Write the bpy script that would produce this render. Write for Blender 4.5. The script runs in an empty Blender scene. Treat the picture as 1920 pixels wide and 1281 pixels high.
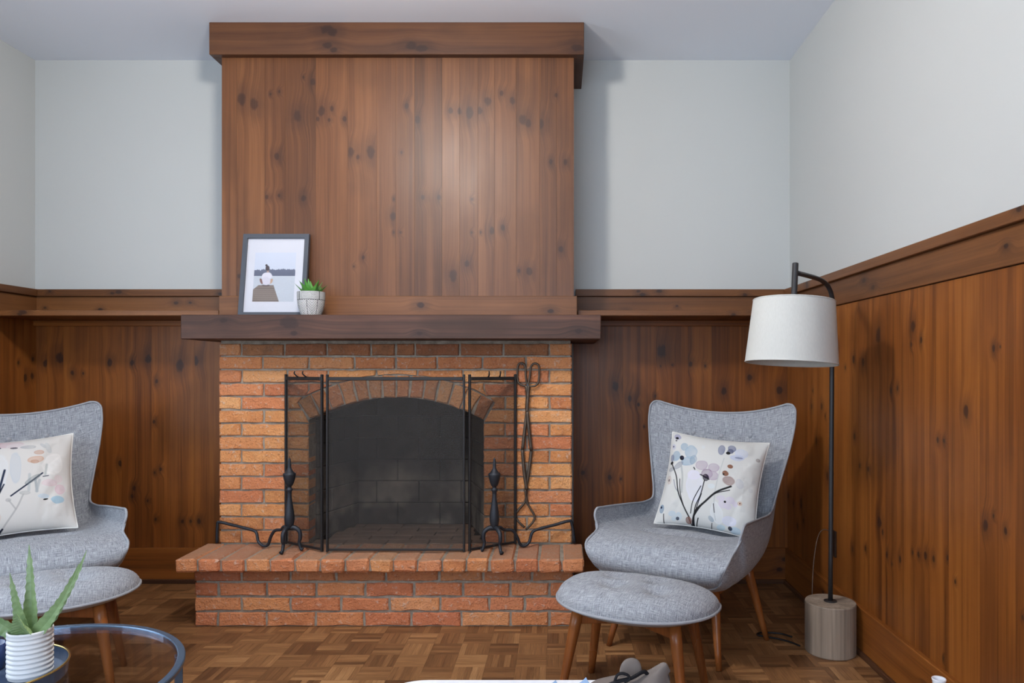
import bpy, bmesh, math, random
import numpy as np
from mathutils import Matrix, Vector, Euler, noise as mnoise

random.seed(7)
rng = np.random.default_rng(7)
scene = bpy.context.scene
COL = scene.collection
R = math.radians

# ------------------------------------------------------------------ camera
DEPTH = 3.959            # camera to back wall
EYE = 1.167
cam_d = bpy.data.cameras.new('camera')
cam = bpy.data.objects.new('camera', cam_d)
COL.objects.link(cam)
cam.location = (0, -DEPTH, EYE)
cam.rotation_euler = (R(90), 0, 0)
cam_d.sensor_width = 36.0
cam_d.lens = 36.0 * 1350 / 1920
cam_d.shift_x = -88 / 1920
cam_d.shift_y = 51.5 / 1920
cam_d.clip_start = 0.05
scene.camera = cam

# ------------------------------------------------------------------ world, light, exposure
world = bpy.data.worlds.new('world')
scene.world = world
world.use_nodes = True
world.node_tree.nodes['Background'].inputs[0].default_value = (0.75, 0.86, 1.0, 1)
world.node_tree.nodes['Background'].inputs[1].default_value = 0.6
vs = scene.view_settings
vs.view_transform = 'Standard'
vs.look = 'None'
vs.exposure = 0.15
vs.gamma = 1.0
vs.use_curve_mapping = False
scene.display_settings.display_device = 'sRGB'
cy = scene.cycles
cy.max_bounces = 7
cy.diffuse_bounces = 4
cy.glossy_bounces = 3
cy.transmission_bounces = 4
cy.transparent_max_bounces = 10
cy.caustics_reflective = False
cy.caustics_refractive = False


def area_light(name, loc, rot, sx, sy, power, color):
    l = bpy.data.lights.new(name, 'AREA')
    l.shape = 'RECTANGLE'
    l.size, l.size_y = sx, sy
    l.energy = power
    l.color = color
    o = bpy.data.objects.new(name, l)
    o.location = loc
    o.rotation_euler = rot
    COL.objects.link(o)
    return o


# daylight through the windows behind and beside the camera
area_light('daylight_rear', (-0.95, -6.24, 1.55), (R(90), 0, R(0)), 2.5, 1.5, 95, (0.68, 0.82, 1.0))
area_light('daylight_side', (-2.83, -2.35, 1.45), (R(90), 0, R(-90)), 1.5, 1.3, 22, (0.70, 0.84, 1.0))
LAMP_POWER = 160.0

# ------------------------------------------------------------------ helpers


def tag(o, label=None, cat=None, group=None, kind=None):
    if label: o['label'] = label
    if cat: o['category'] = cat
    if group: o['group'] = group
    if kind: o['kind'] = kind
    return o


def empty(name, loc=(0, 0, 0), rz=0.0, parent=None):
    o = bpy.data.objects.new(name, None)
    o.empty_display_size = 0.1
    o.location = loc
    o.rotation_euler = (0, 0, rz)
    COL.objects.link(o)
    if parent: o.parent = parent
    return o


def mk(name, verts, faces, mat, parent=None, loc=(0, 0, 0), rot=(0, 0, 0), smooth=False, uv=None, col=None):
    me = bpy.data.meshes.new(name)
    me.from_pydata([tuple(map(float, v)) for v in verts], [], [tuple(int(i) for i in f) for f in faces])
    if smooth:
        me.polygons.foreach_set('use_smooth', [True] * len(me.polygons))
    if uv is not None:
        lay = me.uv_layers.new(name='UVMap')
        li = np.zeros(len(me.loops), dtype=np.int32)
        me.loops.foreach_get('vertex_index', li)
        lay.data.foreach_set('uv', np.asarray(uv, dtype=np.float32)[li].ravel())
    if col is not None:
        ca = me.color_attributes.new('print', 'FLOAT_COLOR', 'POINT')
        c = np.ones((len(verts), 4), dtype=np.float32)
        c[:, :3] = col
        ca.data.foreach_set('color', c.ravel())
    me.update()
    if mat: me.materials.append(mat)
    o = bpy.data.objects.new(name, me)
    o.location = loc
    o.rotation_euler = rot
    COL.objects.link(o)
    if parent: o.parent = parent
    return o


def copy_tree(o, parent=None):
    c = o.copy()
    COL.objects.link(c)
    c.parent = parent
    for ch in list(o.children):
        copy_tree(ch, c)
    return c


class MB:
    """collects pieces of ONE part"""
    def __init__(s): s.v = []; s.f = []
    def add(s, v, f):
        b = len(s.v)
        s.v += [tuple(p) for p in v]
        s.f += [tuple(i + b for i in q) for q in f]
        return s
    def box(s, x0, x1, y0, y1, z0, z1, c=0.0):
        return s.add(*boxgeo(x0, x1, y0, y1, z0, z1, c))
    def build(s, name, mat, parent=None, **k): return mk(name, s.v, s.f, mat, parent, **k)


def boxgeo(x0, x1, y0, y1, z0, z1, c=0.0):
    if c <= 0:
        v = [(x, y, z) for x in (x0, x1) for y in (y0, y1) for z in (z0, z1)]
        f = [(0, 1, 3, 2), (4, 6, 7, 5), (0, 4, 5, 1), (2, 3, 7, 6), (0, 2, 6, 4), (1, 5, 7, 3)]
        return v, f
    bm = bmesh.new()
    bmesh.ops.create_cube(bm, size=1.0)
    for q in bm.verts:
        q.co = Vector(((x0 + x1) / 2 + q.co.x * (x1 - x0), (y0 + y1) / 2 + q.co.y * (y1 - y0), (z0 + z1) / 2 + q.co.z * (z1 - z0)))
    bmesh.ops.bevel(bm, geom=bm.edges[:], offset=c, segments=1, affect='EDGES', clamp_overlap=True)
    bm.verts.index_update()
    v = [tuple(q.co) for q in bm.verts]
    f = [tuple(q.index for q in p.verts) for p in bm.faces]
    bm.free()
    return v, f


def box(name, x0, x1, y0, y1, z0, z1, mat, parent=None, c=0.0, **k):
    v, f = boxgeo(x0, x1, y0, y1, z0, z1, c)
    return mk(name, v, f, mat, parent, **k)


def spline(pts, n=8, closed=False):
    """Catmull-Rom through points"""
    P = [np.array(p, float) for p in pts]
    out = []
    m = len(P)
    rngi = range(m if closed else m - 1)
    for i in rngi:
        p1, p2 = P[i], P[(i + 1) % m]
        p0 = P[i - 1] if (i > 0 or closed) else 2 * p1 - p2
        p3 = P[(i + 2) % m] if (i + 2 < m or closed) else 2 * p2 - p1
        for k in range(n):
            t = k / n
            out.append(0.5 * (2 * p1 + (p2 - p0) * t + (2 * p0 - 5 * p1 + 4 * p2 - p3) * t * t + (3 * p1 - p0 - 3 * p2 + p3) * t ** 3))
    if not closed: out.append(P[-1])
    return np.array(out)


def tubegeo(pts, r, seg=8, closed=False, cap=True, flat=1.0):
    P = np.asarray(pts, float)
    n = len(P)
    rr = np.full(n, r) if np.isscalar(r) else np.interp(np.linspace(0, 1, n), np.linspace(0, 1, len(r)), r)
    T = np.gradient(P, axis=0) if not closed else (np.roll(P, -1, 0) - np.roll(P, 1, 0))
    T /= np.maximum(np.linalg.norm(T, axis=1)[:, None], 1e-9)
    up = np.array([0, 0, 1.0])
    if abs(T[0] @ up) > 0.9: up = np.array([0, 1.0, 0])
    N = up - T[0] * (up @ T[0]); N /= np.linalg.norm(N)
    v = []; f = []
    for i in range(n):
        N = N - T[i] * (N @ T[i]); N /= max(np.linalg.norm(N), 1e-9)
        B = np.cross(T[i], N)
        for k in range(seg):
            a = 2 * math.pi * k / seg
            v.append(P[i] + rr[i] * (math.cos(a) * N + math.sin(a) * B * flat))
    m = n if closed else n - 1
    for i in range(m):
        j = (i + 1) % n
        for k in range(seg):
            k2 = (k + 1) % seg
            f.append((i * seg + k, i * seg + k2, j * seg + k2, j * seg + k))
    if cap and not closed:
        f.append(tuple(range(seg - 1, -1, -1)))
        f.append(tuple((n - 1) * seg + k for k in range(seg)))
    return v, f


def lathegeo(prof, seg=24, cx=0.0, cy=0.0, cap_bottom=True, cap_top=True):
    v = []; f = []
    n = len(prof)
    for (r, z) in prof:
        for k in range(seg):
            a = 2 * math.pi * k / seg
            v.append((cx + r * math.cos(a), cy + r * math.sin(a), z))
    for i in range(n - 1):
        for k in range(seg):
            k2 = (k + 1) % seg
            f.append((i * seg + k, i * seg + k2, (i + 1) * seg + k2, (i + 1) * seg + k))
    if cap_bottom: f.append(tuple(range(seg - 1, -1, -1)))
    if cap_top: f.append(tuple((n - 1) * seg + k for k in range(seg)))
    return v, f


def gridfaces(nr, nc, off=0, flip=False, wrap=False):
    f = []
    for i in range(nr - 1):
        for j in range(nc if wrap else nc - 1):
            j2 = (j + 1) % nc
            q = (off + i * nc + j, off + i * nc + j2, off + (i + 1) * nc + j2, off + (i + 1) * nc + j)
            f.append(q[::-1] if flip else q)
    return f


# ------------------------------------------------------------------ materials
def srgb(r, g, b):
    def c(x):
        x /= 255
        return x / 12.92 if x <= 0.04045 else ((x + 0.055) / 1.055) ** 2.4
    return (c(r), c(g), c(b), 1)


class Mat:
    def __init__(s, name):
        s.m = bpy.data.materials.new(name)
        s.m.use_nodes = True
        s.t = s.m.node_tree
        s.b = s.t.nodes['Principled BSDF']
        s.out = s.t.nodes['Material Output']

    def n(s, typ, props=None, **ins):
        nd = s.t.nodes.new('ShaderNode' + typ)
        for k, v in (props or {}).items(): setattr(nd, k, v)
        for k, v in ins.items():
            key = int(k[1:]) if k[0] == 'i' and k[1:].isdigit() else k.replace('_', ' ')
            s.set(nd.inputs[key], v)
        return nd

    def set(s, sock, v):
        if isinstance(v, bpy.types.NodeSocket): s.t.links.new(v, sock)
        else: sock.default_value = v

    def math(s, op, a, b=0.0, c=None, clamp=False):
        nd = s.n('Math', {'operation': op, 'use_clamp': clamp}, i0=a, i1=b)
        if c is not None: s.set(nd.inputs[2], c)
        return nd.outputs[0]

    def vmath(s, op, a, b=(0, 0, 0)):
        nd = s.n('VectorMath', {'operation': op}, i0=a, i1=b)
        return nd.outputs['Value'] if op in ('LENGTH', 'DOT_PRODUCT', 'DISTANCE') else nd.outputs[0]

    def mix(s, f, a, b, blend='MIX'):
        nd = s.n('Mix', {'data_type': 'RGBA', 'blend_type': blend})
        s.set(nd.inputs[0], f); s.set(nd.inputs[6], a); s.set(nd.inputs[7], b)
        return nd.outputs[2]

    def step(s, v, a, b, lo=0.0, hi=1.0):
        nd = s.n('MapRange', {'interpolation_type': 'SMOOTHSTEP'}, i0=v, i1=a, i2=b, i3=lo, i4=hi)
        return nd.outputs[0]

    def noise(s, vec, scale, detail=3.0, rough=0.5, dist=0.0):
        nd = s.n('TexNoise', None, Vector=vec, Scale=scale, Detail=detail, Roughness=rough, Distortion=dist)
        return nd.outputs['Fac']

    def ramp(s, f, stops):
        nd = s.n('ValToRGB', None, Fac=f)
        e = nd.color_ramp.elements
        while len(e) < len(stops): e.new(0.5)
        for k, (p, c) in enumerate(stops):
            e[k].position = p
            e[k].color = c
        return nd.outputs[0]

    def bump(s, h, strength=0.3, dist=0.002):
        nd = s.n('Bump', None, Strength=strength, Distance=dist, Height=h)
        s.t.links.new(nd.outputs[0], s.b.inputs['Normal'])

    def base(s, color, rough=0.5, spec=0.5, metal=0.0):
        s.set(s.b.inputs['Base Color'], color)
        s.set(s.b.inputs['Roughness'], rough)
        s.set(s.b.inputs['Specular IOR Level'], spec)
        s.set(s.b.inputs['Metallic'], metal)
        return s


def plain(name, rgb, rough=0.5, spec=0.5, metal=0.0):
    return Mat(name).base(srgb(*rgb), rough, spec, metal).m


NK = 7


def wood_mat(name, dark, mid, light, rough=0.38, knots=True, blotch=0.35, grain=1.0, kn=0.84):
    """stained pine: local X = across the board, local Z = along the grain; knots k0..k7 = (x, z, radius) on the object"""
    M = Mat(name)
    tc = M.n('TexCoord').outputs['Object']
    oi = M.n('ObjectInfo').outputs['Random']
    off = M.n('CombineXYZ', None, X=M.math('MULTIPLY', oi, 37.0), Y=M.math('MULTIPLY', oi, 11.0), Z=M.math('MULTIPLY', oi, 53.0)).outputs[0]
    xz = M.vmath('MULTIPLY', tc, (1, 0, 1))
    kmask = None
    bend = None
    if knots:
        wob = M.noise(M.vmath('MULTIPLY', M.vmath('ADD', tc, off), (42, 0, 26)), 1.0, 2.0)
        wob = M.math('MULTIPLY_ADD', wob, 1.1, -0.55)
        for i in range(NK):
            at = M.n('Attribute', {'attribute_type': 'OBJECT', 'attribute_name': f'k{i}'}).outputs['Vector']
            sp = M.n('SeparateXYZ', None, Vector=at)
            c = M.n('CombineXYZ', None, X=sp.outputs[0], Y=0.0, Z=sp.outputs[1]).outputs[0]
            d = M.vmath('LENGTH', M.vmath('MULTIPLY', M.vmath('SUBTRACT', xz, c), (1, 1, 0.66)))
            q = M.math('DIVIDE', d, M.math('MAXIMUM', sp.outputs[2], 0.0004))
            q = M.math('ADD', q, wob)
            core = M.step(q, 1.45, 0.55)
            halo = M.step(q, 3.6, 0.9, 0.0, 0.42)
            k = M.math('MAXIMUM', core, halo)
            kmask = k if kmask is None else M.math('MAXIMUM', kmask, k)
            h2 = M.step(q, 5.0, 0.5)
            bend = h2 if bend is None else M.math('MAXIMUM', bend, h2)
    p = M.vmath('ADD', tc, off)
    if bend is not None:
        p = M.vmath('ADD', p, M.n('CombineXYZ', None, X=M.math('MULTIPLY', bend, 0.02), Y=0.0, Z=0.0).outputs[0])
    fine = M.noise(M.vmath('MULTIPLY', p, (150 * grain, 60, 2.2)), 1.0, 3.0, 0.6)
    band = M.noise(M.vmath('MULTIPLY', p, (24 * grain, 18, 0.55)), 1.0, 3.0, 0.55, 0.6)
    blo = M.noise(M.vmath('MULTIPLY', p, (5.0, 5.0, 2.4)), 1.0, 3.0, 0.55)
    v = M.math('ADD', M.math('MULTIPLY', fine, 0.34), M.math('MULTIPLY', band, 0.66))
    v = M.math('ADD', v, M.math('MULTIPLY', M.math('SUBTRACT', oi, 0.5), 0.17))
    col = M.ramp(v, [(0.28, dark), (0.50, mid), (0.74, light)])
    col = M.mix(M.step(blo, 0.45, 0.72, 0.0, blotch), col, dark)
    if kmask is not None:
        col = M.mix(M.math('MULTIPLY', kmask, kn), col, srgb(40, 25, 22))
    rg = M.math('MULTIPLY_ADD', blo, 0.18, rough - 0.09)
    M.base(col, rg, 0.36)
    M.bump(M.noise(M.vmath('MULTIPLY', M.vmath('ADD', tc, off), (150 * grain, 60, 2.2)), 1.0, 1.0), 0.12, 0.0015)
    return M.m


def knots_of(o, klist, x0, z0, xa, xb):
    ks = [k for k in klist if xa - 0.004 < k[0] < xb + 0.004]
    ks.sort(key=lambda k: -k[2] * k[3])
    for i, k in enumerate(ks[:NK]):
        o[f'k{i}'] = [float(k[0] - x0), float(k[1] - z0), float(math.sqrt(k[2] * k[3]))]


def rand_knots(o, w, L, n, rmin=0.006, rmax=0.016):
    for i in range(min(n, NK)):
        o[f'k{i}'] = [random.uniform(-w / 2, w / 2) * 0.8, random.uniform(0.05, 0.95) * L, random.uniform(rmin, rmax)]


W_PANEL = wood_mat('pine_panel', srgb(72, 43, 24), srgb(102, 63, 36), srgb(124, 81, 48), 0.42, kn=0.72)
W_WALL = wood_mat('pine_wainscot', srgb(88, 46, 17), srgb(134, 77, 30), srgb(157, 97, 42), 0.42)
W_TRIM = wood_mat('pine_trim', srgb(80, 48, 25), srgb(112, 70, 37), srgb(132, 86, 48), 0.44)
W_CROWN = wood_mat('pine_crown', srgb(54, 33, 22), srgb(82, 51, 33), srgb(102, 66, 41), 0.44)
W_MANTEL = wood_mat('dark_mantel_wood', srgb(54, 36, 28), srgb(86, 56, 43), srgb(110, 74, 55), 0.55, blotch=0.55)
W_LEG = wood_mat('walnut_leg', srgb(96, 52, 22), srgb(138, 80, 38), srgb(160, 98, 50), 0.3, knots=False, blotch=0.2, grain=0.8)
W_LOG = wood_mat('weathered_log', srgb(120, 106, 92), srgb(158, 141, 124), srgb(186, 170, 152), 0.75, knots=False, blotch=0.4, grain=0.6)

# plaster
M = Mat('plaster'); tc = M.n('TexCoord').outputs['Object']
M.base(M.mix(M.noise(tc, 1.3, 2.0), srgb(193, 195, 193), srgb(198, 200, 198)), 0.6, 0.3)
M.bump(M.noise(tc, 160, 3.0), 0.06, 0.001)
PLASTER = M.m
M = Mat('ceiling_paint'); tc = M.n('TexCoord').outputs['Object']
M.base(M.mix(M.noise(tc, 0.9, 2.0), srgb(232, 238, 249), srgb(235, 241, 251)), 0.7, 0.2)
CEIL = M.m

# brick: 'soot' on the object darkens smoke-stained bricks and the top hearth course, 'tone' shifts it to pink
M = Mat('old_brick')
tc = M.n('TexCoord').outputs['Object']; oi = M.n('ObjectInfo').outputs['Random']
off = M.n('CombineXYZ', None, X=M.math('MULTIPLY', oi, 31.0), Y=M.math('MULTIPLY', oi, 17.0), Z=M.math('MULTIPLY', oi, 43.0)).outputs[0]
p = M.vmath('ADD', tc, off)
big = M.noise(p, 14, 3.0, 0.6); fin = M.noise(p, 130, 3.0, 0.65); spk = M.noise(p, 48, 2.0, 0.7)
v = M.math('ADD', M.math('MULTIPLY', big, 0.6), M.math('MULTIPLY', oi, 0.4))
c = M.ramp(v, [(0.22, srgb(176, 112, 72)), (0.42, srgb(206, 138, 86)), (0.58, srgb(217, 153, 98)), (0.8, srgb(224, 166, 114))])
tone = M.n('Attribute', {'attribute_type': 'OBJECT', 'attribute_name': 'tone'}).outputs['Fac']
c = M.mix(M.math('MULTIPLY', tone, M.math('MULTIPLY_ADD', big, 0.7, 0.45)), c, srgb(194, 112, 82))
c = M.mix(M.step(spk, 0.56, 0.74, 0.0, 0.55), c, srgb(206, 186, 168))
c = M.mix(M.step(fin, 0.54, 0.74, 0.0, 0.62), c, srgb(120, 66, 44))
soot_and_dark = M.n('Attribute', {'attribute_type': 'OBJECT', 'attribute_name': 'soot_and_dark'}).outputs['Fac']
c = M.mix(M.math('MULTIPLY', soot_and_dark, M.math('MULTIPLY_ADD', big, 0.9, 0.35), clamp=True), c, srgb(62, 46, 40))
dust = M.n('Attribute', {'attribute_type': 'OBJECT', 'attribute_name': 'dust'}).outputs['Fac']
nz = M.n('SeparateXYZ', None, Vector=M.n('NewGeometry').outputs['True Normal']).outputs[2]
c = M.mix(M.math('MULTIPLY', M.math('MULTIPLY', dust, M.step(nz, 0.5, 0.9)), M.math('MULTIPLY_ADD', big, 0.7, 0.3)), c, srgb(150, 126, 106))
M.base(c, 0.88, 0.2)
M.bump(M.math('ADD', M.math('MULTIPLY', fin, 0.5), M.math('ADD', spk, M.math('MULTIPLY', big, 0.8))), 1.0, 0.008)
BRICK = M.m
M = Mat('mortar'); tc = M.n('TexCoord').outputs['Object']
M.base(M.ramp(M.noise(tc, 26, 5.0, 0.65), [(0.3, srgb(120, 111, 100)), (0.6, srgb(158, 147, 132)), (0.8, srgb(182, 170, 155))]), 0.95, 0.1)
M.bump(M.noise(tc, 180, 3.0), 0.6, 0.003)
MORTAR = M.m
M = Mat('fire_brick')
tc = M.n('TexCoord').outputs['Object']; oi = M.n('ObjectInfo').outputs['Random']
gp = M.n('NewGeometry').outputs['Position']
zz = M.n('SeparateXYZ', None, Vector=gp).outputs[2]
ash = M.math('MULTIPLY', M.step(M.math('ADD', zz, M.math('MULTIPLY', M.noise(gp, 5.0, 3.0), 0.5)), 1.0, 0.55), M.step(M.noise(gp, 4.0, 3.0), 0.42, 0.62))
c = M.mix(M.noise(M.vmath('ADD', tc, M.n('CombineXYZ', None, X=oi).outputs[0]), 9, 4.0), srgb(48, 44, 42), srgb(74, 68, 63))
c = M.mix(M.math('MULTIPLY', ash, 0.6), c, srgb(160, 146, 130))
M.base(c, 0.95, 0.1)
M.bump(M.noise(tc, 90, 3.0), 0.4, 0.003)
FIREBRICK = M.m
M = Mat('fire_joint'); M.base(srgb(92, 86, 82), 0.95, 0.1); FIREJOINT = M.m
M = Mat('ash_brick'); tc = M.n('TexCoord').outputs['Object']; oi = M.n('ObjectInfo').outputs['Random']
M.base(M.mix(M.noise(M.vmath('ADD', tc, M.n('CombineXYZ', None, X=oi).outputs[0]), 12, 4.0), srgb(84, 66, 56), srgb(138, 112, 94)), 0.95, 0.1)
M.bump(M.noise(tc, 70, 3.0), 0.5, 0.003)
ASHBRICK = M.m

# parquet: UV in metres, V along the strip
M = Mat('parquet')
uv = M.n('UVMap').outputs[0]; oi = M.n('ObjectInfo').outputs['Random']
isl = M.n('NewGeometry').outputs['Random Per Island']
rnd = M.math('FRACT', M.math('ADD', M.math('MULTIPLY', oi, 7.31), M.math('MULTIPLY', isl, 5.77)))
p = M.vmath('ADD', M.vmath('MULTIPLY', uv, (260, 9, 0)), M.n('CombineXYZ', None, X=M.math('MULTIPLY', rnd, 90.0), Y=M.math('MULTIPLY', rnd, 41.0)).outputs[0])
gr = M.noise(p, 1.0, 4.0, 0.65)
cell = M.vmath('FLOOR', M.vmath('DIVIDE', M.vmath('SUBTRACT', M.n('NewGeometry').outputs['Position'], (-2.93, -0.06, 0)), (0.12, 0.12, 10)))
blk = M.n('TexWhiteNoise', None, Vector=cell).outputs['Value']
v = M.math('ADD', M.math('ADD', M.math('MULTIPLY', gr, 0.62), M.math('MULTIPLY', rnd, 0.17)), M.math('MULTIPLY', blk, 0.21))
c = M.ramp(v, [(0.26, srgb(74, 47, 28)), (0.45, srgb(116, 79, 48)), (0.60, srgb(148, 106, 67)), (0.78, srgb(188, 144, 98))])
M.base(c, M.math('MULTIPLY_ADD', gr, 0.2, 0.30), 0.5)
M.bump(gr, 0.15, 0.001)
PARQUET = M.m
SUBFLOOR = plain('subfloor_dark', (52, 34, 22), 0.8, 0.2)


# linen-look fabric: UV in metres
def fabric(name, a, b, lo):
    M = Mat(name)
    uv = M.n('UVMap').outputs[0]
    w = M.noise(M.vmath('MULTIPLY', uv, (520, 26, 0)), 1.0, 3.0, 0.7)
    h = M.noise(M.vmath('MULTIPLY', uv, (26, 520, 0)), 1.0, 3.0, 0.7)
    s = M.noise(M.vmath('MULTIPLY', uv, (900, 900, 0)), 1.0, 2.0)
    t = M.math('ADD', M.math('MULTIPLY', M.math('ADD', w, h), 0.5), M.math('MULTIPLY', M.math('SUBTRACT', s, 0.5), 0.35))
    c = M.ramp(t, [(0.38, lo), (0.49, a), (0.60, b)])
    M.base(c, 0.92, 0.15)
    M.set(M.b.inputs['Sheen Weight'], 0.15)
    M.bump(t, 0.45, 0.002)
    return M.m


FABRIC = fabric('grey_linen', srgb(145, 148, 154), srgb(190, 193, 198), srgb(101, 104, 112))
PIPING = plain('grey_piping', (156, 158, 163), 0.85, 0.2)
SHADE_IN = plain('shade_lining', (208, 210, 204), 0.9, 0.1)
M = Mat('linen_shade'); tc = M.n('TexCoord').outputs['Object']
M.base(M.mix(M.noise(M.vmath('MULTIPLY', tc, (300, 300, 60)), 1.0, 2.0), srgb(192, 192, 187), srgb(206, 206, 201)), 0.9, 0.1)
SHADE = M.m
BLACKMETAL = plain('dark_bronze', (50, 48, 49), 0.42, 0.5, 0.3)
IRON = Mat('wrought_iron').base(srgb(44, 46, 52), 0.5, 0.5, 0.4).m
SCREENMETAL = plain('screen_black', (40, 37, 37), 0.5, 0.4, 0.3)
OLDIRON = Mat('worn_iron'); _t = OLDIRON.n('TexCoord').outputs['Object']
OLDIRON.base(OLDIRON.mix(OLDIRON.noise(_t, 30, 4.0), srgb(60, 52, 46), srgb(108, 92, 78)), 0.5, 0.5, 0.6); OLDIRON = OLDIRON.m
BRASS = plain('brass_rim', (214, 188, 120), 0.22, 0.5, 1.0)
TABLEMETAL = plain('table_steel', (96, 118, 142), 0.25, 0.5, 0.6)
TRAYMAT = plain('tray_enamel', (70, 84, 108), 0.25, 0.5)
POTWHITE = plain('white_ceramic', (232, 231, 230), 0.35, 0.5)
WHITE = plain('white_lacquer', (235, 237, 242), 0.35, 0.5)
CORD = plain('brown_cord', (92, 72, 60), 0.5, 0.4)
CORDBLK = plain('black_cord', (16, 16, 18), 0.5, 0.4)
OUTLET = plain('brown_bakelite', (40, 26, 20), 0.35, 0.5)
OUTLETIN = plain('outlet_slot', (12, 9, 8), 0.5, 0.3)
FRAMEMAT = plain('frame_charcoal', (72, 76, 84), 0.45, 0.4)
MATBOARD = plain('mat_board', (218, 218, 222), 0.8, 0.1)
SOIL = plain('potting_soil', (72, 58, 46), 0.95, 0.1)
PEBBLE = plain('tan_pebble', (176, 128, 88), 0.7, 0.3)
PEBBLEW = plain('pale_pebble', (206, 204, 200), 0.7, 0.3)
GREYFELT = plain('grey_felt', (112, 103, 98), 0.95, 0.1)
BLACKSTRAP = plain('black_strap', (22, 20, 24), 0.7, 0.2)
BLUELEAF = plain('blue_grey_leaf', (132, 160, 194), 0.6, 0.3)
NAVY = plain('navy_glass', (44, 62, 104), 0.15, 0.5)
M = Mat('aloe_skin'); tc = M.n('TexCoord').outputs['Object']
M.base(M.mix(M.noise(tc, 45, 4.0), srgb(98, 128, 74), srgb(158, 178, 130)), 0.4, 0.4); ALOE = M.m
M = Mat('succulent_leaf'); tc = M.n('TexCoord').outputs['Object']
M.base(M.mix(M.noise(tc, 30, 3.0), srgb(46, 112, 40), srgb(104, 168, 74)), 0.35, 0.5); SUCC = M.m
PRINTS = Mat('printed_cotton'); PRINTS.base(PRINTS.n('Attribute', {'attribute_name': 'print'}).outputs['Color'], 0.8, 0.2); PRINTS = PRINTS.m
PHOTOMAT = Mat('photo_paper'); PHOTOMAT.base(PHOTOMAT.n('Attribute', {'attribute_name': 'print'}).outputs['Color'], 0.35, 0.4); PHOTOMAT = PHOTOMAT.m
POTPRINT = Mat('painted_pot'); POTPRINT.base(POTPRINT.n('Attribute', {'attribute_name': 'print'}).outputs['Color'], 0.6, 0.3); POTPRINT = POTPRINT.m


def clear_mat(name, tint, refl):
    M = Mat(name)
    tr = M.n('BsdfTransparent', None, Color=tint)
    gl = M.n('BsdfGlossy', None, Color=(0.9, 0.95, 1, 1), Roughness=0.03)
    lw = M.math('POWER', M.n('LayerWeight', None, Blend=0.5).outputs['Facing'], 3.0)
    mx = M.n('MixShader', None, Fac=M.math('MULTIPLY_ADD', lw, 0.6, refl, clamp=True))
    M.t.links.new(tr.outputs[0], mx.inputs[1]); M.t.links.new(gl.outputs[0], mx.inputs[2])
    M.t.links.new(mx.outputs[0], M.out.inputs['Surface'])
    return M.m


GLASS = clear_mat('tinted_glass', (0.92, 0.93, 0.97, 1), 0.10)
PICGLASS = clear_mat('picture_glass', (0.97, 0.97, 0.98, 1), 0.02)
M = Mat('wire_mesh'); tc = M.n('TexCoord').outputs['Object']
tr = M.n('BsdfTransparent', None, Color=(1, 1, 1, 1))
M.base(srgb(60, 56, 53), 0.6, 0.4, 0.1)
wv = M.math('MULTIPLY_ADD', M.noise(M.vmath('MULTIPLY', tc, (25, 25, 420)), 1.0, 2.0), 0.24, 0.32)
mx = M.n('MixShader', None, Fac=wv)
M.t.links.new(tr.outputs[0], mx.inputs[1]); M.t.links.new(M.b.outputs[0], mx.inputs[2])
M.t.links.new(mx.outputs[0], M.out.inputs['Surface'])
WIREMESH = M.m

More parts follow.
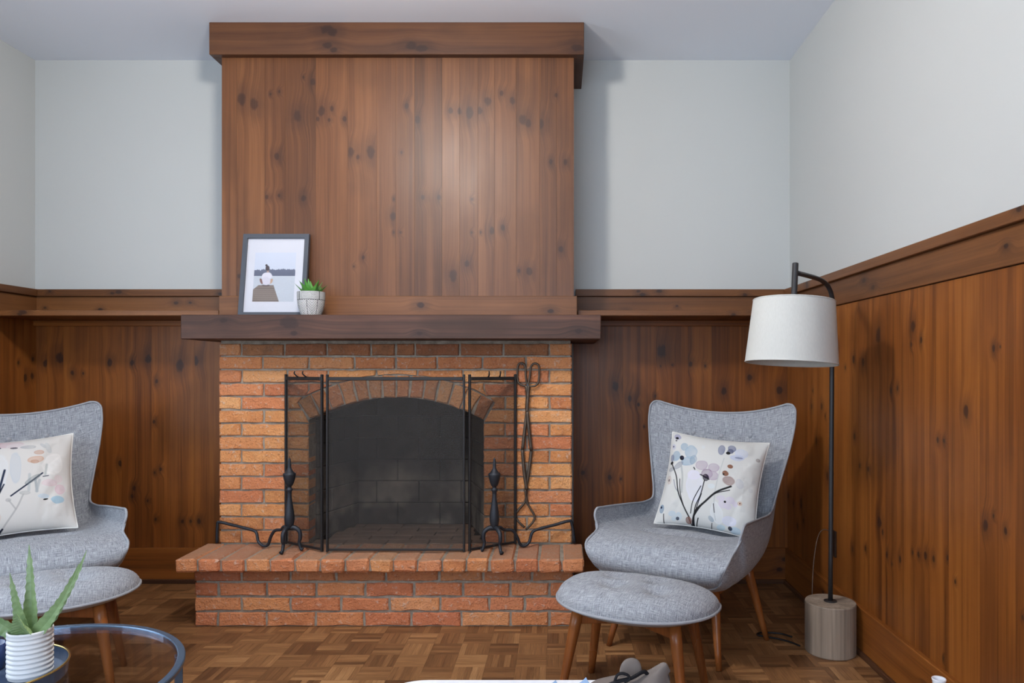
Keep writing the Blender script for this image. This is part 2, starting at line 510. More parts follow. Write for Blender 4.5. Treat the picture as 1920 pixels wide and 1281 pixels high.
# ------------------------------------------------------------------ room shell
XL, XR, YB, YF, ZC = -2.88, 1.27, 0.0, -6.3, 2.865
KN_BREAST = [(-1.571, 2.501, 0.0281, 0.0179), (-1.507, 2.476, 0.0332, 0.0153), (-1.217, 2.587, 0.014, 0.0115), (-1.264, 2.61, 0.0051, 0.0051), (-1.383, 2.539, 0.0064, 0.0064), (-1.427, 2.527, 0.0051, 0.0051), (-1.293, 2.421, 0.0153, 0.0281), (-1.175, 2.444, 0.0217, 0.0179), (-1.124, 2.456, 0.0102, 0.0102), (-1.194, 2.403, 0.0102, 0.0102), (-1.137, 2.399, 0.0077, 0.0077), (-1.06, 2.405, 0.0128, 0.0077), (-1.397, 2.218, 0.0128, 0.0128), (-1.028, 2.239, 0.0115, 0.0307), (-0.994, 2.216, 0.0064, 0.0128), (-0.932, 2.239, 0.0255, 0.0204), (-0.754, 2.469, 0.0102, 0.0102), (-0.699, 2.403, 0.014, 0.014), (-0.537, 2.444, 0.0128, 0.0128), (-0.492, 2.444, 0.0102, 0.0153), (-0.441, 2.437, 0.0217, 0.0204), (-0.393, 2.444, 0.0102, 0.0192), (-0.351, 2.491, 0.0217, 0.0153), (-0.284, 2.531, 0.0102, 0.0102), (-0.23, 2.497, 0.0128, 0.0153), (-0.179, 2.399, 0.023, 0.0166), (-0.151, 2.382, 0.0153, 0.0153), (-0.09, 2.38, 0.0115, 0.0307), (-0.014, 2.523, 0.0077, 0.0077), (-0.041, 2.192, 0.0102, 0.0102), (0.032, 2.191, 0.014, 0.0102), (-1.446, 2.017, 0.0077, 0.0115), (-1.386, 2.025, 0.0077, 0.0077), (-1.263, 2.013, 0.0128, 0.0128), (-0.673, 2.016, 0.0102, 0.0102), (-0.594, 2.017, 0.0102, 0.0102), (-0.821, 1.923, 0.0115, 0.0217), (-0.816, 2.007, 0.0051, 0.0051), (-0.431, 2.007, 0.0051, 0.0051), (-0.332, 1.852, 0.014, 0.014), (-0.277, 1.866, 0.0115, 0.0115), (0.01, 1.76, 0.0102, 0.0166), (-1.015, 1.674, 0.0051, 0.0051), (-0.968, 1.718, 0.0077, 0.0077), (-0.456, 1.688, 0.014, 0.014), (-0.524, 1.626, 0.0192, 0.0217), (-0.198, 1.652, 0.0077, 0.0077), (-0.147, 1.649, 0.0153, 0.0153), (-1.584, 1.626, 0.0077, 0.0077), (-0.817, 1.843, 0.0051, 0.0051), (-0.784, 1.843, 0.0051, 0.0051), (-0.431, 1.843, 0.0051, 0.0051), (-0.387, 1.843, 0.0051, 0.0051), (-0.779, 2.239, 0.0038, 0.0077)]
KN_BACK = [(-2.456, 1.202, 0.0148, 0.0148), (-2.808, 1.199, 0.0135, 0.0184), (-2.335, 1.201, 0.0111, 0.0111), (-2.663, 1.147, 0.0111, 0.0111), (-2.603, 1.143, 0.0061, 0.0061), (-2.201, 1.1, 0.0098, 0.0098), (-2.216, 0.879, 0.0086, 0.0086), (-2.4, 0.648, 0.0086, 0.016), (-2.544, 0.6, 0.0111, 0.0111), (-2.324, 0.514, 0.0098, 0.0098), (-2.335, 0.471, 0.0098, 0.0098), (-2.25, 0.446, 0.0074, 0.0074), (-2.212, 0.6, 0.0061, 0.0061), (-2.179, 0.618, 0.0037, 0.0172), (-2.207, 0.344, 0.0074, 0.0074), (-2.06, 0.332, 0.0086, 0.0086), (-2.015, 0.334, 0.0074, 0.0074), (-1.97, 0.334, 0.0111, 0.0111), (-2.074, 1.186, 0.032, 0.0197), (-1.988, 1.211, 0.0172, 0.0221), (-2.732, 1.229, 0.016, 0.032), (-2.246, 1.223, 0.016, 0.0221), (0.561, 1.264, 0.0172, 0.0383), (0.556, 1.183, 0.0048, 0.0048), (0.619, 1.188, 0.0048, 0.0048), (0.721, 1.191, 0.0124, 0.0124), (0.8, 1.183, 0.0067, 0.0067), (0.308, 1.073, 0.0191, 0.0191), (0.389, 1.004, 0.0124, 0.0124), (0.435, 0.972, 0.0086, 0.0086), (0.903, 1.047, 0.0144, 0.0182), (1.044, 1.121, 0.0134, 0.0134), (1.207, 1.049, 0.0249, 0.0134), (0.131, 0.599, 0.0105, 0.0105), (0.279, 0.573, 0.0115, 0.0115), (0.339, 0.566, 0.0038, 0.0115), (0.466, 0.851, 0.0038, 0.0038), (0.528, 1.02, 0.0048, 0.0096)]
KN_RIGHT = [(-1.14, 1.298, 0.0311, 0.0172), (-1.417, 1.317, 0.0158, 0.0168), (-1.404, 1.253, 0.0085, 0.0052), (-1.475, 1.266, 0.0111, 0.007), (-0.733, 1.259, 0.0136, 0.0115), (-0.903, 1.208, 0.0122, 0.0124), (-0.999, 1.195, 0.0128, 0.0166), (-1.249, 1.086, 0.0108, 0.0062), (-1.3, 1.097, 0.0104, 0.0061), (-0.815, 1.173, 0.008, 0.0064), (-1.888, 1.226, 0.0091, 0.0068), (-1.919, 1.23, 0.0041, 0.0031), (-1.749, 1.036, 0.0119, 0.018), (-1.583, 0.933, 0.0101, 0.0067), (-1.623, 0.933, 0.0071, 0.0048), (-0.913, 0.882, 0.0106, 0.0101), (-0.968, 0.765, 0.0087, 0.0076), (-1.048, 0.761, 0.0083, 0.0096), (-1.581, 0.934, 0.008, 0.0053), (-1.619, 0.934, 0.0058, 0.0039), (-1.151, 0.568, 0.0154, 0.0203), (-1.177, 0.538, 0.011, 0.0062), (-1.214, 0.459, 0.0094, 0.0107), (-1.257, 0.436, 0.0065, 0.0038), (-1.321, 0.47, 0.0136, 0.0081), (-1.416, 0.518, 0.0069, 0.0042), (-1.456, 0.521, 0.0067, 0.009), (-1.504, 0.53, 0.0129, 0.0082), (-1.556, 0.534, 0.0113, 0.0073), (-1.643, 0.56, 0.0076, 0.0052), (-1.687, 0.496, 0.0046, 0.0063), (-1.849, 0.708, 0.0158, 0.01), (-1.022, 0.434, 0.0077, 0.0082), (-0.892, 0.401, 0.0084, 0.0111), (-1.619, 0.225, 0.0049, 0.0033), (-1.637, 0.229, 0.0048, 0.0032), (-2.018, 0.496, 0.006, 0.0049), (-1.888, 0.745, 0.0061, 0.0046), (-1.944, 0.714, 0.0051, 0.0123)]


def struct(o):
    o['kind'] = 'structure'
    return o


def attach(o, parent):
    """parent, keeping world coordinates (parent unrotated and top-level)"""
    o.parent = parent
    o.matrix_parent_inverse = Matrix.Translation(parent.location).inverted()
    return o


def board(name, parent, mat, w, t, L, loc, rot=(0, 0, 0), c=0.0006):
    """local X across, -Y front, Z along the grain"""
    v, f = boxgeo(-w / 2, w / 2, -t, 0, 0, L, c)
    o = mk(name, v, f, mat, None, loc=loc, rot=rot)
    if parent: attach(o, parent)
    return o


HOR = (0, R(90), 0)               # on the back wall, running +x
HOR_R = (0, R(90), R(-90))        # on the right wall, running -y
HOR_L = (0, R(90), R(90))         # on the left wall, running +y

# back wall
poly = [(-3.03, 0), (1.42, 0), (1.42, 2.95), (-3.03, 2.95)]
n = len(poly)
wv = [(x, 0, z) for x, z in poly] + [(x, 0.12, z) for x, z in poly]
wf = [tuple(range(n)), tuple(range(2 * n - 1, n - 1, -1))] + [(i, i + n, (i + 1) % n + n, (i + 1) % n) for i in range(n)]
wall_back = struct(mk('wall_back', wv, wf, PLASTER))
wall_left = struct(box('wall_left', XL - 0.12, XL, YF, YB, 0, 2.95, PLASTER))
wall_right = struct(box('wall_right', XR, XR + 0.12, YF, YB, 0, 2.95, PLASTER))
wall_rear = struct(box('wall_rear', XL - 0.12, XR + 0.12, YF - 0.12, YF, 0, 2.95, PLASTER))
ceiling = struct(box('ceiling', XL - 0.12, XR + 0.12, YF - 0.12, 0.12, ZC, ZC + 0.1, CEIL))

# wainscot planks
def planks_back(edges):
    for a, b in zip(edges[:-1], edges[1:]):
        o = board('plank', wall_back, W_WALL, b - a - 0.0005, 0.02, 1.45, ((a + b) / 2, 0, 0.0), c=0)
        knots_of(o, KN_BACK, (a + b) / 2, 0.0, a, b)


planks_back([-2.88, -2.80, -2.711, -2.562, -2.393, -2.229, -2.13, -1.993, -1.847, -1.66])
planks_back([0.08, 0.216, 0.35, 0.531, 0.706, 0.835, 1.021, 1.144, 1.25])
ye = [0, -0.16, -0.34, -0.51, -0.68, -0.83, -0.956, -1.089, -1.202, -1.331, -1.44, -1.531, -1.651, -1.82, -1.911, -2.03]
while ye[-1] > -4.3: ye.append(round(ye[-1] - random.uniform(0.09, 0.17), 3))
for a, b in zip(ye[:-1], ye[1:]):
    yc = (a + b) / 2
    o = board('plank', wall_right, W_WALL, a - b - 0.0005, 0.02, 1.45, (XR, yc, 0), (0, 0, R(-90)), 0)
    ks = [(-(k[0] - yc), k[1], k[2], k[3]) for k in KN_RIGHT if b - 0.004 < k[0] < a + 0.004]
    if ks: knots_of(o, ks, 0, 0, -1, 1)
    else: rand_knots(o, a - b, 1.45, 5)
yl = [0, -0.11, -0.2, -0.33, -0.48, -0.6, -0.75, -0.9, -1.03, -1.18, -1.3, -1.45]
KL = [(-0.045, 1.22, .006, .012), (-0.10, 1.12, .014, .018), (-0.05, 1.13, .01, .015), (-0.15, 1.2, .006, .009)]
for a, b in zip(yl[:-1], yl[1:]):
    yc = (a + b) / 2
    o = board('plank', wall_left, W_WALL, a - b - 0.0005, 0.02, 1.45, (XL, yc, 0), (0, 0, R(90)), 0)
    ks = [(k[0] - yc, k[1], k[2], k[3]) for k in KL if b < k[0] < a]
    if ks: knots_of(o, ks, 0, 0, -1, 1)
    else: rand_knots(o, a - b, 1.45, 5)

# frieze boards and cap rail (trim), baseboards, shoe moulding
tn = [0]


def trim(w, t, L, loc, rot, mat=W_TRIM, nk=3, name=None, rr=(0.006, 0.012)):
    tn[0] += 1
    o = board(name or f'trim_{tn[0]}', None, mat, w, t, L, loc, rot, 0.002)
    o['kind'] = 'structure'
    rand_knots(o, w, L, nk, *rr)
    return o


FR_Z, CAP_Z = 1.5075, 1.5815
LB, RB0 = -1.674, 0.091
for zc, w, t in ((FR_Z, 0.110, 0.028), (CAP_Z, 0.038, 0.046)):
    trim(w, t, LB - XL, (XL, 0, zc), HOR, nk=4)
    trim(w, t, XR - RB0, (RB0, 0, zc), HOR, nk=4)
    trim(w, t, 4.3, (XR, -0.0, zc), HOR_R, nk=7)
    trim(w, t, 1.45, (XL, -1.45, zc), HOR_L, nk=3)
trim(0.19, 0.038, -1.66 - XL, (XL, 0, 0.095), HOR, W_WALL, 3, 'baseboard_back')
bb = trim(0.19, 0.038, XR - 0.08, (0.08, 0, 0.095), HOR, W_WALL, 0, 'baseboard_back')
bb['k0'] = [0.02, 1.12, 0.012]; bb['k1'] = [-0.035, 1.15, 0.014]; bb['k2'] = [0.03, 0.4, 0.011]
bb = trim(0.19, 0.038, 4.3, (XR, 0, 0.095), HOR_R, W_WALL, 0, 'baseboard_right')
bb['k0'] = [0.0, 1.535, 0.009]; bb['k1'] = [0.05, 1.56, 0.006]; bb['k2'] = [-0.03, 0.6, 0.01]
trim(0.19, 0.038, 1.45, (XL, -1.45, 0.095), HOR_L, W_WALL, 2, 'baseboard_left')
for L, loc, rot in ((-1.66 - XL, (XL, -0.038, 0.011), HOR), (XR - 0.08, (0.08, -0.038, 0.011), HOR),
                    (4.3, (XR - 0.038, 0, 0.011), HOR_R), (1.45, (XL + 0.038, -1.45, 0.011), HOR_L)):
    trim(0.022, 0.014, L, loc, rot, W_CROWN, 0)

# windows behind / beside the camera
def window(name, cx, cy, cz, w, h, rz):
    mb = MB()
    for x0, x1, z0, z1 in ((-w / 2 - .07, -w / 2, -h / 2 - .07, h / 2 + .07), (w / 2, w / 2 + .07, -h / 2 - .07, h / 2 + .07),
                           (-w / 2, w / 2, h / 2, h / 2 + .07), (-w / 2, w / 2, -h / 2 - .07, -h / 2), (-.02, .02, -h / 2, h / 2)):
        mb.box(x0, x1, -.03, 0, z0, z1)
    o = struct(mb.build(name, W_TRIM, loc=(cx, cy, cz), rot=(0, 0, rz)))
    box('pane', -w / 2, w / 2, -.008, -.002, -h / 2, h / 2, WHITE, o)
    return o


window('window_1', -0.95, YF, 1.55, 2.5, 1.5, R(180))
window('window_2', XL, -2.35, 1.45, 1.5, 1.3, R(90))

# ceiling lamp in the middle of the room (out of frame)
GLOBE = Mat('lit_globe'); GLOBE.base((1, 1, 1, 1), 0.4)
GLOBE.set(GLOBE.b.inputs['Emission Color'], (1.0, 0.95, 0.89, 1))
GLOBE.set(GLOBE.b.inputs['Emission Strength'], LAMP_POWER)
cl = tag(empty('ceiling_lamp', (-0.73, -2.0, ZC)), 'round white glass ceiling lamp in the middle of the ceiling', 'lamp')
v, f = lathegeo([(0.02, 0), (0.10, 0), (0.10, -0.015), (0.03, -0.03), (0.012, -0.05), (0.012, -0.22)], 28); mk('canopy', v, f, BRASS, cl)
pr = [(0.11 * math.sin(t), -0.31 + 0.11 * math.cos(t)) for t in np.linspace(0.25, math.pi - 0.02, 16)]
v, f = lathegeo(pr, 28); mk('globe', v, f, GLOBE.m, cl, smooth=True)

# floor: mosaic parquet, blocks of five strips
floor = struct(box('floor', XL - 0.12, XR + 0.12, YF - 0.12, 0.12, -0.1, -0.008, SUBFLOOR))
BL = 0.12
NS = 5
SW = BL / NS


def strip_geo(x0, y0, horiz, k, gap=0.00025):
    h = random.uniform(-0.0003, 0.0001)
    if horiz: xa, xb, ya, yb = x0, x0 + BL, y0 + k * SW, y0 + (k + 1) * SW
    else: xa, xb, ya, yb = x0 + k * SW, x0 + (k + 1) * SW, y0, y0 + BL
    xa += gap; xb -= gap; ya += gap; yb -= gap
    xa, xb, ya, yb = max(xa, XL), min(xb, XR), max(ya, -4.2), min(yb, 0)
    v, f = boxgeo(xa, xb, ya, yb, -0.008, h)
    f = [q for q in f if q != (0, 2, 6, 4)]
    u = [(p[1], p[0]) if horiz else (p[0], p[1]) for p in v]
    return v, f, u


cells = []
for j in range(0, 35):
    for i in range(0, 36):
        x0 = XL - 0.05 + i * BL; y0 = -0.06 - (j) * BL
        if x0 > XR - 0.01: continue
        cells.append((x0, y0, (i + j) % 2 == 0))
near = [c for c in cells if -1.38 < c[1] + BL / 2 < -1.0 and -1.25 < c[0] + BL / 2 < 1.19][:60]
nearset = set(near)
BV, BF, BU = [], [], []
for c in cells:
    for k in range(NS):
        v, f, u = strip_geo(c[0], c[1], c[2], k)
        if v[0][0] >= v[7][0] - 0.004 or v[0][1] >= v[7][1] - 0.004: continue
        if c in nearset:
            o = mk('parquet_strip', v, f, PARQUET, floor, uv=u)
        else:
            b = len(BV); BV += v; BU += u; BF += [tuple(q + b for q in w) for w in f]
o = mk('parquet_strips', BV, BF, PARQUET, floor, uv=BU)
o['kind'] = 'stuff'
o = box('rear_floorboards', XL, XR, YF, -4.2, -0.008, 0, PARQUET, floor)

# shelves along the back wall
for xa, xb, lab in ((XL + 0.001, LB - 0.018, 'narrow pine wall shelf behind the armchair that is cut by the photo edge'),
                    (RB0 + 0.003, XR - 0.021, 'narrow pine wall shelf behind the white lampshade, running from the mantel')):
    s = empty('wall_shelf', ((xa + xb) / 2, 0, 1.432))
    tag(s, lab, 'shelf', 'shelves along the back wall')
    o = board('shelf_board', s, W_TRIM, 0.027, 0.349, xb - xa, (xa, -0.029, 1.4455), HOR, 0.002)
    rand_knots(o, 0.027, xb - xa, 2, 0.008, 0.02)
    o = board('cleat', s, W_WALL, 0.03, 0.02, xb - xa, (xa, -0.021, 1.4165), HOR, 0.002)

# ------------------------------------------------------------------ fireplace
FY = -0.4796            # brick face
HZ = 0.322              # hearth top
fp = tag(empty('brick_fireplace', (-0.79, -0.48, 0)), 'orange brick fireplace with arched opening, raised hearth and dark wooden mantel', 'fireplace')


def polybrick(poly, y_front, depth, inset=0.005, jit=0.0011):
    """poly: ccw (x,z) outline; a soft-edged prism facing -y; returns verts about the centroid"""
    P = np.array(poly, float)
    c = P.mean(0)
    P = P + rng.normal(0, jit, P.shape)
    d = P - c
    L = np.linalg.norm(d, axis=1)[:, None]
    Pi = P - d / L * inset * rng.uniform(0.6, 1.5, (len(P), 1))
    n = len(P)
    jf = rng.uniform(-0.002, 0.001)
    v = [(p[0] - c[0], y_front + jf, p[1] - c[1]) for p in Pi] + [(p[0] - c[0], y_front + jf + inset, p[1] - c[1]) for p in P] + \
        [(p[0] - c[0], y_front + depth, p[1] - c[1]) for p in P]
    f = [tuple(range(n))]
    for i in range(n):
        j = (i + 1) % n
        f.append((i, i + n, j + n, j)); f.append((i + n, i + 2 * n, j + 2 * n, j + n))
    return v, f, (c[0], 0, c[1])


def rect_outline(xa, xb, za, zb, step=0.035):
    nx = max(2, int((xb - xa) / step)); nz = 2
    o = [(x, za) for x in np.linspace(xa, xb, nx + 1)[:-1]] + [(xb, z) for z in np.linspace(za, zb, nz + 1)[:-1]]
    o += [(x, zb) for x in np.linspace(xb, xa, nx + 1)[:-1]] + [(xa, z) for z in np.linspace(zb, za, nz + 1)[:-1]]
    return o


def box_brick(name, parent, xa, xb, ya, yb, za, zb, mat, c=0.005, jit=0.0014, soot_and_dark=0.0, tone=0.0):
    cx, cy, cz = (xa + xb) / 2, (ya + yb) / 2, (za + zb) / 2
    v, f = boxgeo(xa - cx, xb - cx, ya - cy, yb - cy, za - cz, zb - cz, c)
    v = [tuple(np.array(p) + rng.normal(0, jit, 3)) for p in v]
    o = mk(name, v, f, mat, parent, loc=(cx, cy, cz))
    o['soot_and_dark'] = float(soot_and_dark); o['tone'] = float(tone)
    return o


# surround: mortar core with arch
AC, AZ, RI, RO = -0.787, 0.158, 0.872, 0.977
ANG = math.asin(0.424 / RI)
arc = [(AC + RI * math.sin(t), AZ + RI * math.cos(t)) for t in np.linspace(-ANG, ANG, 15)]
x0, x1, zt = -1.636, 0.056, 1.304
outl = [(x0, 0.0), (-1.211, 0.0)] + arc + [(-0.363, 0.0), (x1, 0.0), (x1, zt), (x0, zt)]
n = len(outl)
cv = [(x, FY + 0.008, z) for x, z in outl] + [(x, -0.004, z) for x, z in outl]
cf = [tuple(range(n)), tuple(range(2 * n - 1, n - 1, -1))] + [(i, i + n, (i + 1) % n + n, (i + 1) % n) for i in range(n)]
surround = attach(mk('surround', cv, cf, MORTAR), fp)


def sub(o, parent):
    o.parent = parent
    return o


JT = 0.0046
TA = math.tan(ANG)


def clip_arch(poly):
    out = []
    for (x, z) in poly:
        dx, dz = x - AC, z - AZ
        g = 0.007
        if z > 0.90 and math.hypot(dx, dz) < RO + g and abs(dx) < dz * TA + g:
            if abs(dx) < 0.27:
                z = AZ + math.sqrt(max((RO + g) ** 2 - dx * dx, 0))
            else:
                t = min(math.sqrt(max((RO + g) ** 2 - dz * dz, 0)), dz * TA + g)
                x = AC + math.copysign(t, dx)
        out.append((x, z))
    return out


ROWH = (1.293 - HZ) / 15
ROWS = {0: [[-1.642, -1.536, -1.327, -1.121, -0.91, -0.789, -0.696, -0.479, -0.268, -0.046, 0.062]],
        1: [[-1.642, -1.433, -1.209, -0.99, -0.789, -0.59, -0.371, -0.16, 0.062]],
        2: [[-1.642, -1.534, -1.314, -1.116, -0.884, -0.683, -0.464, -0.26, -0.046, 0.062]],
        3: [[-1.642, -1.428, -1.211, -1.09], [-0.49, -0.363, -0.155, 0.062]],
        4: [[-1.642, -1.536, -1.314, -1.235], [-0.34, -0.26, -0.046, 0.062]]}
for i in range(15):
    zb = 1.293 - i * ROWH; za = zb - ROWH
    if i in ROWS: lists = ROWS[i]
    elif i % 2: lists = [[-1.642, -1.428, -1.211], [-0.363, -0.155, 0.062]]
    else: lists = [[-1.642, -1.536, -1.314, -1.211], [-0.363, -0.26, -0.046, 0.062]]
    for li in lists:
        for a, b in zip(li[:-1], li[1:]):
            ja = 0 if abs(a + 1.642) < 1e-6 or abs(a + 0.363) < 1e-6 and i > 4 else JT
            jb = 0 if abs(b - 0.062) < 1e-6 or abs(b + 1.211) < 1e-6 and i > 4 else JT
            q = rect_outline(a + ja, b - jb, za + JT, zb - JT + rng.normal(0, 0.0008))
            if 2 <= i <= 6: q = clip_arch(q)
            Q = np.array(q)
            area = 0.5 * abs(np.dot(Q[:, 0], np.roll(Q[:, 1], -1)) - np.dot(Q[:, 1], np.roll(Q[:, 0], -1)))
            if area < 0.0012: continue
            v, f, c = polybrick(q, FY, 0.10)
            o = sub(mk('brick', v, f, BRICK, loc=c), surround)
            xm = (a + b) / 2
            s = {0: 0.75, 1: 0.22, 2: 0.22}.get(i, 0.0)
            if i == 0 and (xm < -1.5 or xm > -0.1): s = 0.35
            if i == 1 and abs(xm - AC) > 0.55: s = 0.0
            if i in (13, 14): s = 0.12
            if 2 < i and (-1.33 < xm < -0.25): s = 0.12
            o['soot_and_dark'] = s
            o['tone'] = random.choice([0, 0, 0.1, 0.3, 0.7]) if i > 1 else 0.4
    for xs, sg in ((-1.642, 1), (0.062, -1)):
        for ya, yb in ((-0.372, -0.165 - 0.05 * (i % 2)), (-0.155 - 0.05 * (i % 2), -0.03)):
            xa, xb = sorted((xs, xs + sg * 0.09))
            sub(box_brick('brick', None, xa, xb, ya, yb, za + JT, zb - JT, BRICK, tone=random.random() * 0.5), surround)
NV = 14
for k in range(NV):
    a0, a1 = -ANG + 2 * ANG * k / NV, -ANG + 2 * ANG * (k + 1) / NV
    g = 0.0048 / 0.92
    q = [(AC + r * math.sin(t), AZ + r * math.cos(t)) for r, t in
         ((RI, a0 + g), (RI, a1 - g), ((RI + RO) / 2, a1 - g), (RO, a1 - g), (RO, a0 + g), ((RI + RO) / 2, a0 + g))]
    v, f, c = polybrick(q, FY - 0.001, 0.11, 0.006, 0.0022)
    o = sub(mk('arch_brick', v, f, BRICK, loc=c), surround)
    o['soot_and_dark'] = 0.28 + 0.25 * random.random(); o['tone'] = 0.3 * random.random()

# firebox lined with fire bricks
mb = MB()
A, B, C_, D = (-1.222, -0.372), (-1.107, -0.018), (-0.463, -0.018), (-0.352, -0.372)
pts = [A, B, C_, D]
fv = [(x, y, HZ - 0.06) for x, y in pts] + [(x, y, 1.30) for x, y in pts]
ff = [(0, 1, 5, 4), (1, 2, 6, 5), (2, 3, 7, 6), (4, 5, 6, 7), (0, 3, 2, 1)]
firebox = attach(mk('firebox', fv, ff, FIREJOINT), fp)


def liner(P, Q):
    P = np.array(P); Q = np.array(Q)
    L = np.linalg.norm(Q - P); ang = math.atan2(Q[1] - P[1], Q[0] - P[0])
    h = 0.118
    for r in range(8):
        z = HZ + r * h
        x = 0.0
        first = 0.115 if r % 2 else 0.23
        while x < L - 0.01:
            w = min(first, L - x); first = 0.23
            if L - x - w < 0.04: w = L - x
            v, f = boxgeo(x + 0.002, x + w - 0.002, -0.025, 0.0, 0.002, h - 0.002, 0.003)
            v = [(p[0], p[1] + rng.normal(0, 0.0007), p[2]) for p in v]
            sub(mk('fire_brick', v, f, FIREBRICK, loc=(P[0], P[1], z), rot=(0, 0, ang)), firebox)
            x += w


liner(A, B); liner(B, C_); liner(C_, D)
for j in range(5):
    ya = -0.475 + j * 0.0905
    x = -1.25 + (0.1 if j % 2 else 0)
    while x < -0.33:
        xb = min(x + 0.205, -0.33)
        lo = -1.205 + max(0, (ya + 0.46)) * 0.30; hi = -0.369 - max(0, (ya + 0.46)) * 0.29
        a, b = max(x, lo), min(xb, hi)
        if b - a > 0.03:
            sub(box_brick('floor_brick', None, a + 0.002, b - 0.002, ya + 0.002, ya + 0.09, HZ - 0.055, HZ - 0.001, ASHBRICK, 0.003, 0.001), firebox)
        x = xb

# hearth
hv = MB().box(-1.645, 0.058, -0.690, -0.47, 0.0, 0.27).box(-1.70, 0.111, -0.754, -0.47, 0.2665, 0.316)
hearth = attach(hv.build('hearth', MORTAR), fp)
HB = [[-1.65, -1.44, -1.217, -1.01, -0.785, -0.543, -0.343, -0.121, 0.063], [-1.65, -1.543, -1.324, -1.101, -0.879, -0.657, -0.435, -0.22, -0.043, 0.063],
      [-1.65, -1.44, -1.217, -0.988, -0.768, -0.539, -0.316, -0.155, 0.063], [-1.65, -1.548, -1.326, -1.104, -0.884, -0.669, -0.442, -0.22, -0.043, 0.063]]
for r, li in enumerate(HB):
    zb = 0.268 - r * 0.067; za = zb - 0.067
    for a, b in zip(li[:-1], li[1:]):
        q = rect_outline(a + (0 if a < -1.64 else 0.0055), b - (0 if b > 0.06 else 0.0055), za + (0.003 if r == 3 else 0.0055), zb - 0.0055)
        v, f, c = polybrick(q, -0.698, 0.10, 0.006, 0.0014)
        o = sub(mk('brick', v, f, BRICK, loc=c), hearth)
        o['tone'] = random.uniform(0.35, 0.95); o['soot_and_dark'] = 0.45 if r == 0 else 0.0  # top course below the slab is set darker than the others
    for xs, sg in ((-1.65, 1), (0.063, -1)):
        xa, xb = sorted((xs, xs + sg * 0.09))
        o = sub(box_brick('brick', None, xa, xb, -0.592, -0.475, za + 0.0055, zb - 0.0055, BRICK, tone=0.6), hearth)
HS = [-1.706, -1.607, -1.503, -1.394, -1.283, -1.174, -1.062, -0.951, -0.842, -0.738, -0.629, -0.518, -0.412, -0.308, -0.196, -0.09, 0.014, 0.116]
for a, b in zip(HS[:-1], HS[1:]):
    o = sub(box_brick('hearth_brick', None, a + 0.004, b - 0.004, -0.7645 + rng.uniform(-0.006, 0.001), -0.478, 0.264, HZ + rng.normal(0, 0.0012), BRICK,
                      0.008, 0.002, 0.12 * random.random(), random.uniform(0.2, 0.7)), hearth)
    o['dust'] = 0.85

# mantel beam
mantel = board('mantel', fp, W_MANTEL, 0.113, 0.645, 1.934, (-1.740, -0.005, 1.3605), HOR, 0.004)
for i, k in enumerate(((0.02, 1.83, 0.014), (0.03, 0.52, 0.012), (-0.02, 0.50, 0.03), (0.03, 1.1, 0.01), (-0.03, 0.2, 0.012))):
    mantel[f'k{i}'] = list(map(float, k))

# ------------------------------------------------------------------ panelled chimney breast
br = tag(empty('chimney_breast', (-0.797, -0.2, 1.417)), 'tall knotty pine panelled chimney breast rising from mantel to ceiling', 'panelling')
attach(box('core', -1.648, 0.054, -0.377, 0.0, 1.418, 2.864, SUBFLOOR), br)
E_ = [-1.668, -1.594, -1.456, -1.354, -1.203, -1.045, -0.902, -0.807, -0.715, -0.578, -0.491, -0.401, -0.319, -0.211, -0.095, -0.011, 0.074]
for a, b in zip(E_[:-1], E_[1:]):
    o = board('plank', br, W_PANEL, b - a - 0.0003, 0.02, 1.446, ((a + b) / 2, -0.377, 1.418), c=0.0003)
    knots_of(o, KN_BREAST, (a + b) / 2, 1.418, a, b)
for X, rz in ((-1.648, R(-90)), (0.054, R(90))):
    for a, b in ((0, -0.12), (-0.12, -0.25), (-0.25, -0.377)):
        o = board('plank', br, W_PANEL, a - b - 0.001, 0.02, 1.446, (X, (a + b) / 2, 1.418), (0, 0, rz))
        rand_knots(o, 0.12, 1.4, 4)
o = board('crown_board', br, W_CROWN, 0.158, 0.039, 1.835, (-1.712, -0.397, 2.7855), HOR, 0.002)
for i, k in enumerate(((-0.045, 0.575, 0.022), (-0.03, 0.60, 0.02), (0.035, 0.58, 0.018), (0.055, 0.61, 0.014), (0.035, 0.99, 0.02), (0.05, 1.04, 0.02), (0.045, 1.80, 0.02), (-0.05, 0.03, 0.024))):
    o[f'k{i}'] = list(map(float, k))
o = board('crown_board', br, W_CROWN, 0.158, 0.049, 0.396, (0.074, 0.0, 2.7855), (0, R(90), R(-90)))
o.rotation_euler = (0, R(90), R(-90)); o.location = (0.123, -0.0005, 2.7855)
o = board('crown_board', br, W_CROWN, 0.158, 0.044, 0.396, (-1.7115, -0.3965, 2.7855), HOR_L)
for k, (xx, zz) in enumerate(((0.08, 0.03), (0.08, -0.04))): pass
o = board('base_board', br, W_TRIM, 0.109, 0.022, 1.761, (-1.672, -0.397, 1.4715), HOR, 0.002)
for i, k in enumerate(((-0.01, 0.99, 0.014), (0.02, 1.63, 0.012), (0.03, 0.3, 0.006))): o[f'k{i}'] = list(map(float, k))

# ------------------------------------------------------------------ fire screen
fs = tag(empty('fire_screen', (-0.757, -0.56, HZ)), 'black folding three-panel wire mesh fire screen standing before the arch', 'fire screen')
Zs0, Zs1 = 0.325, 1.13


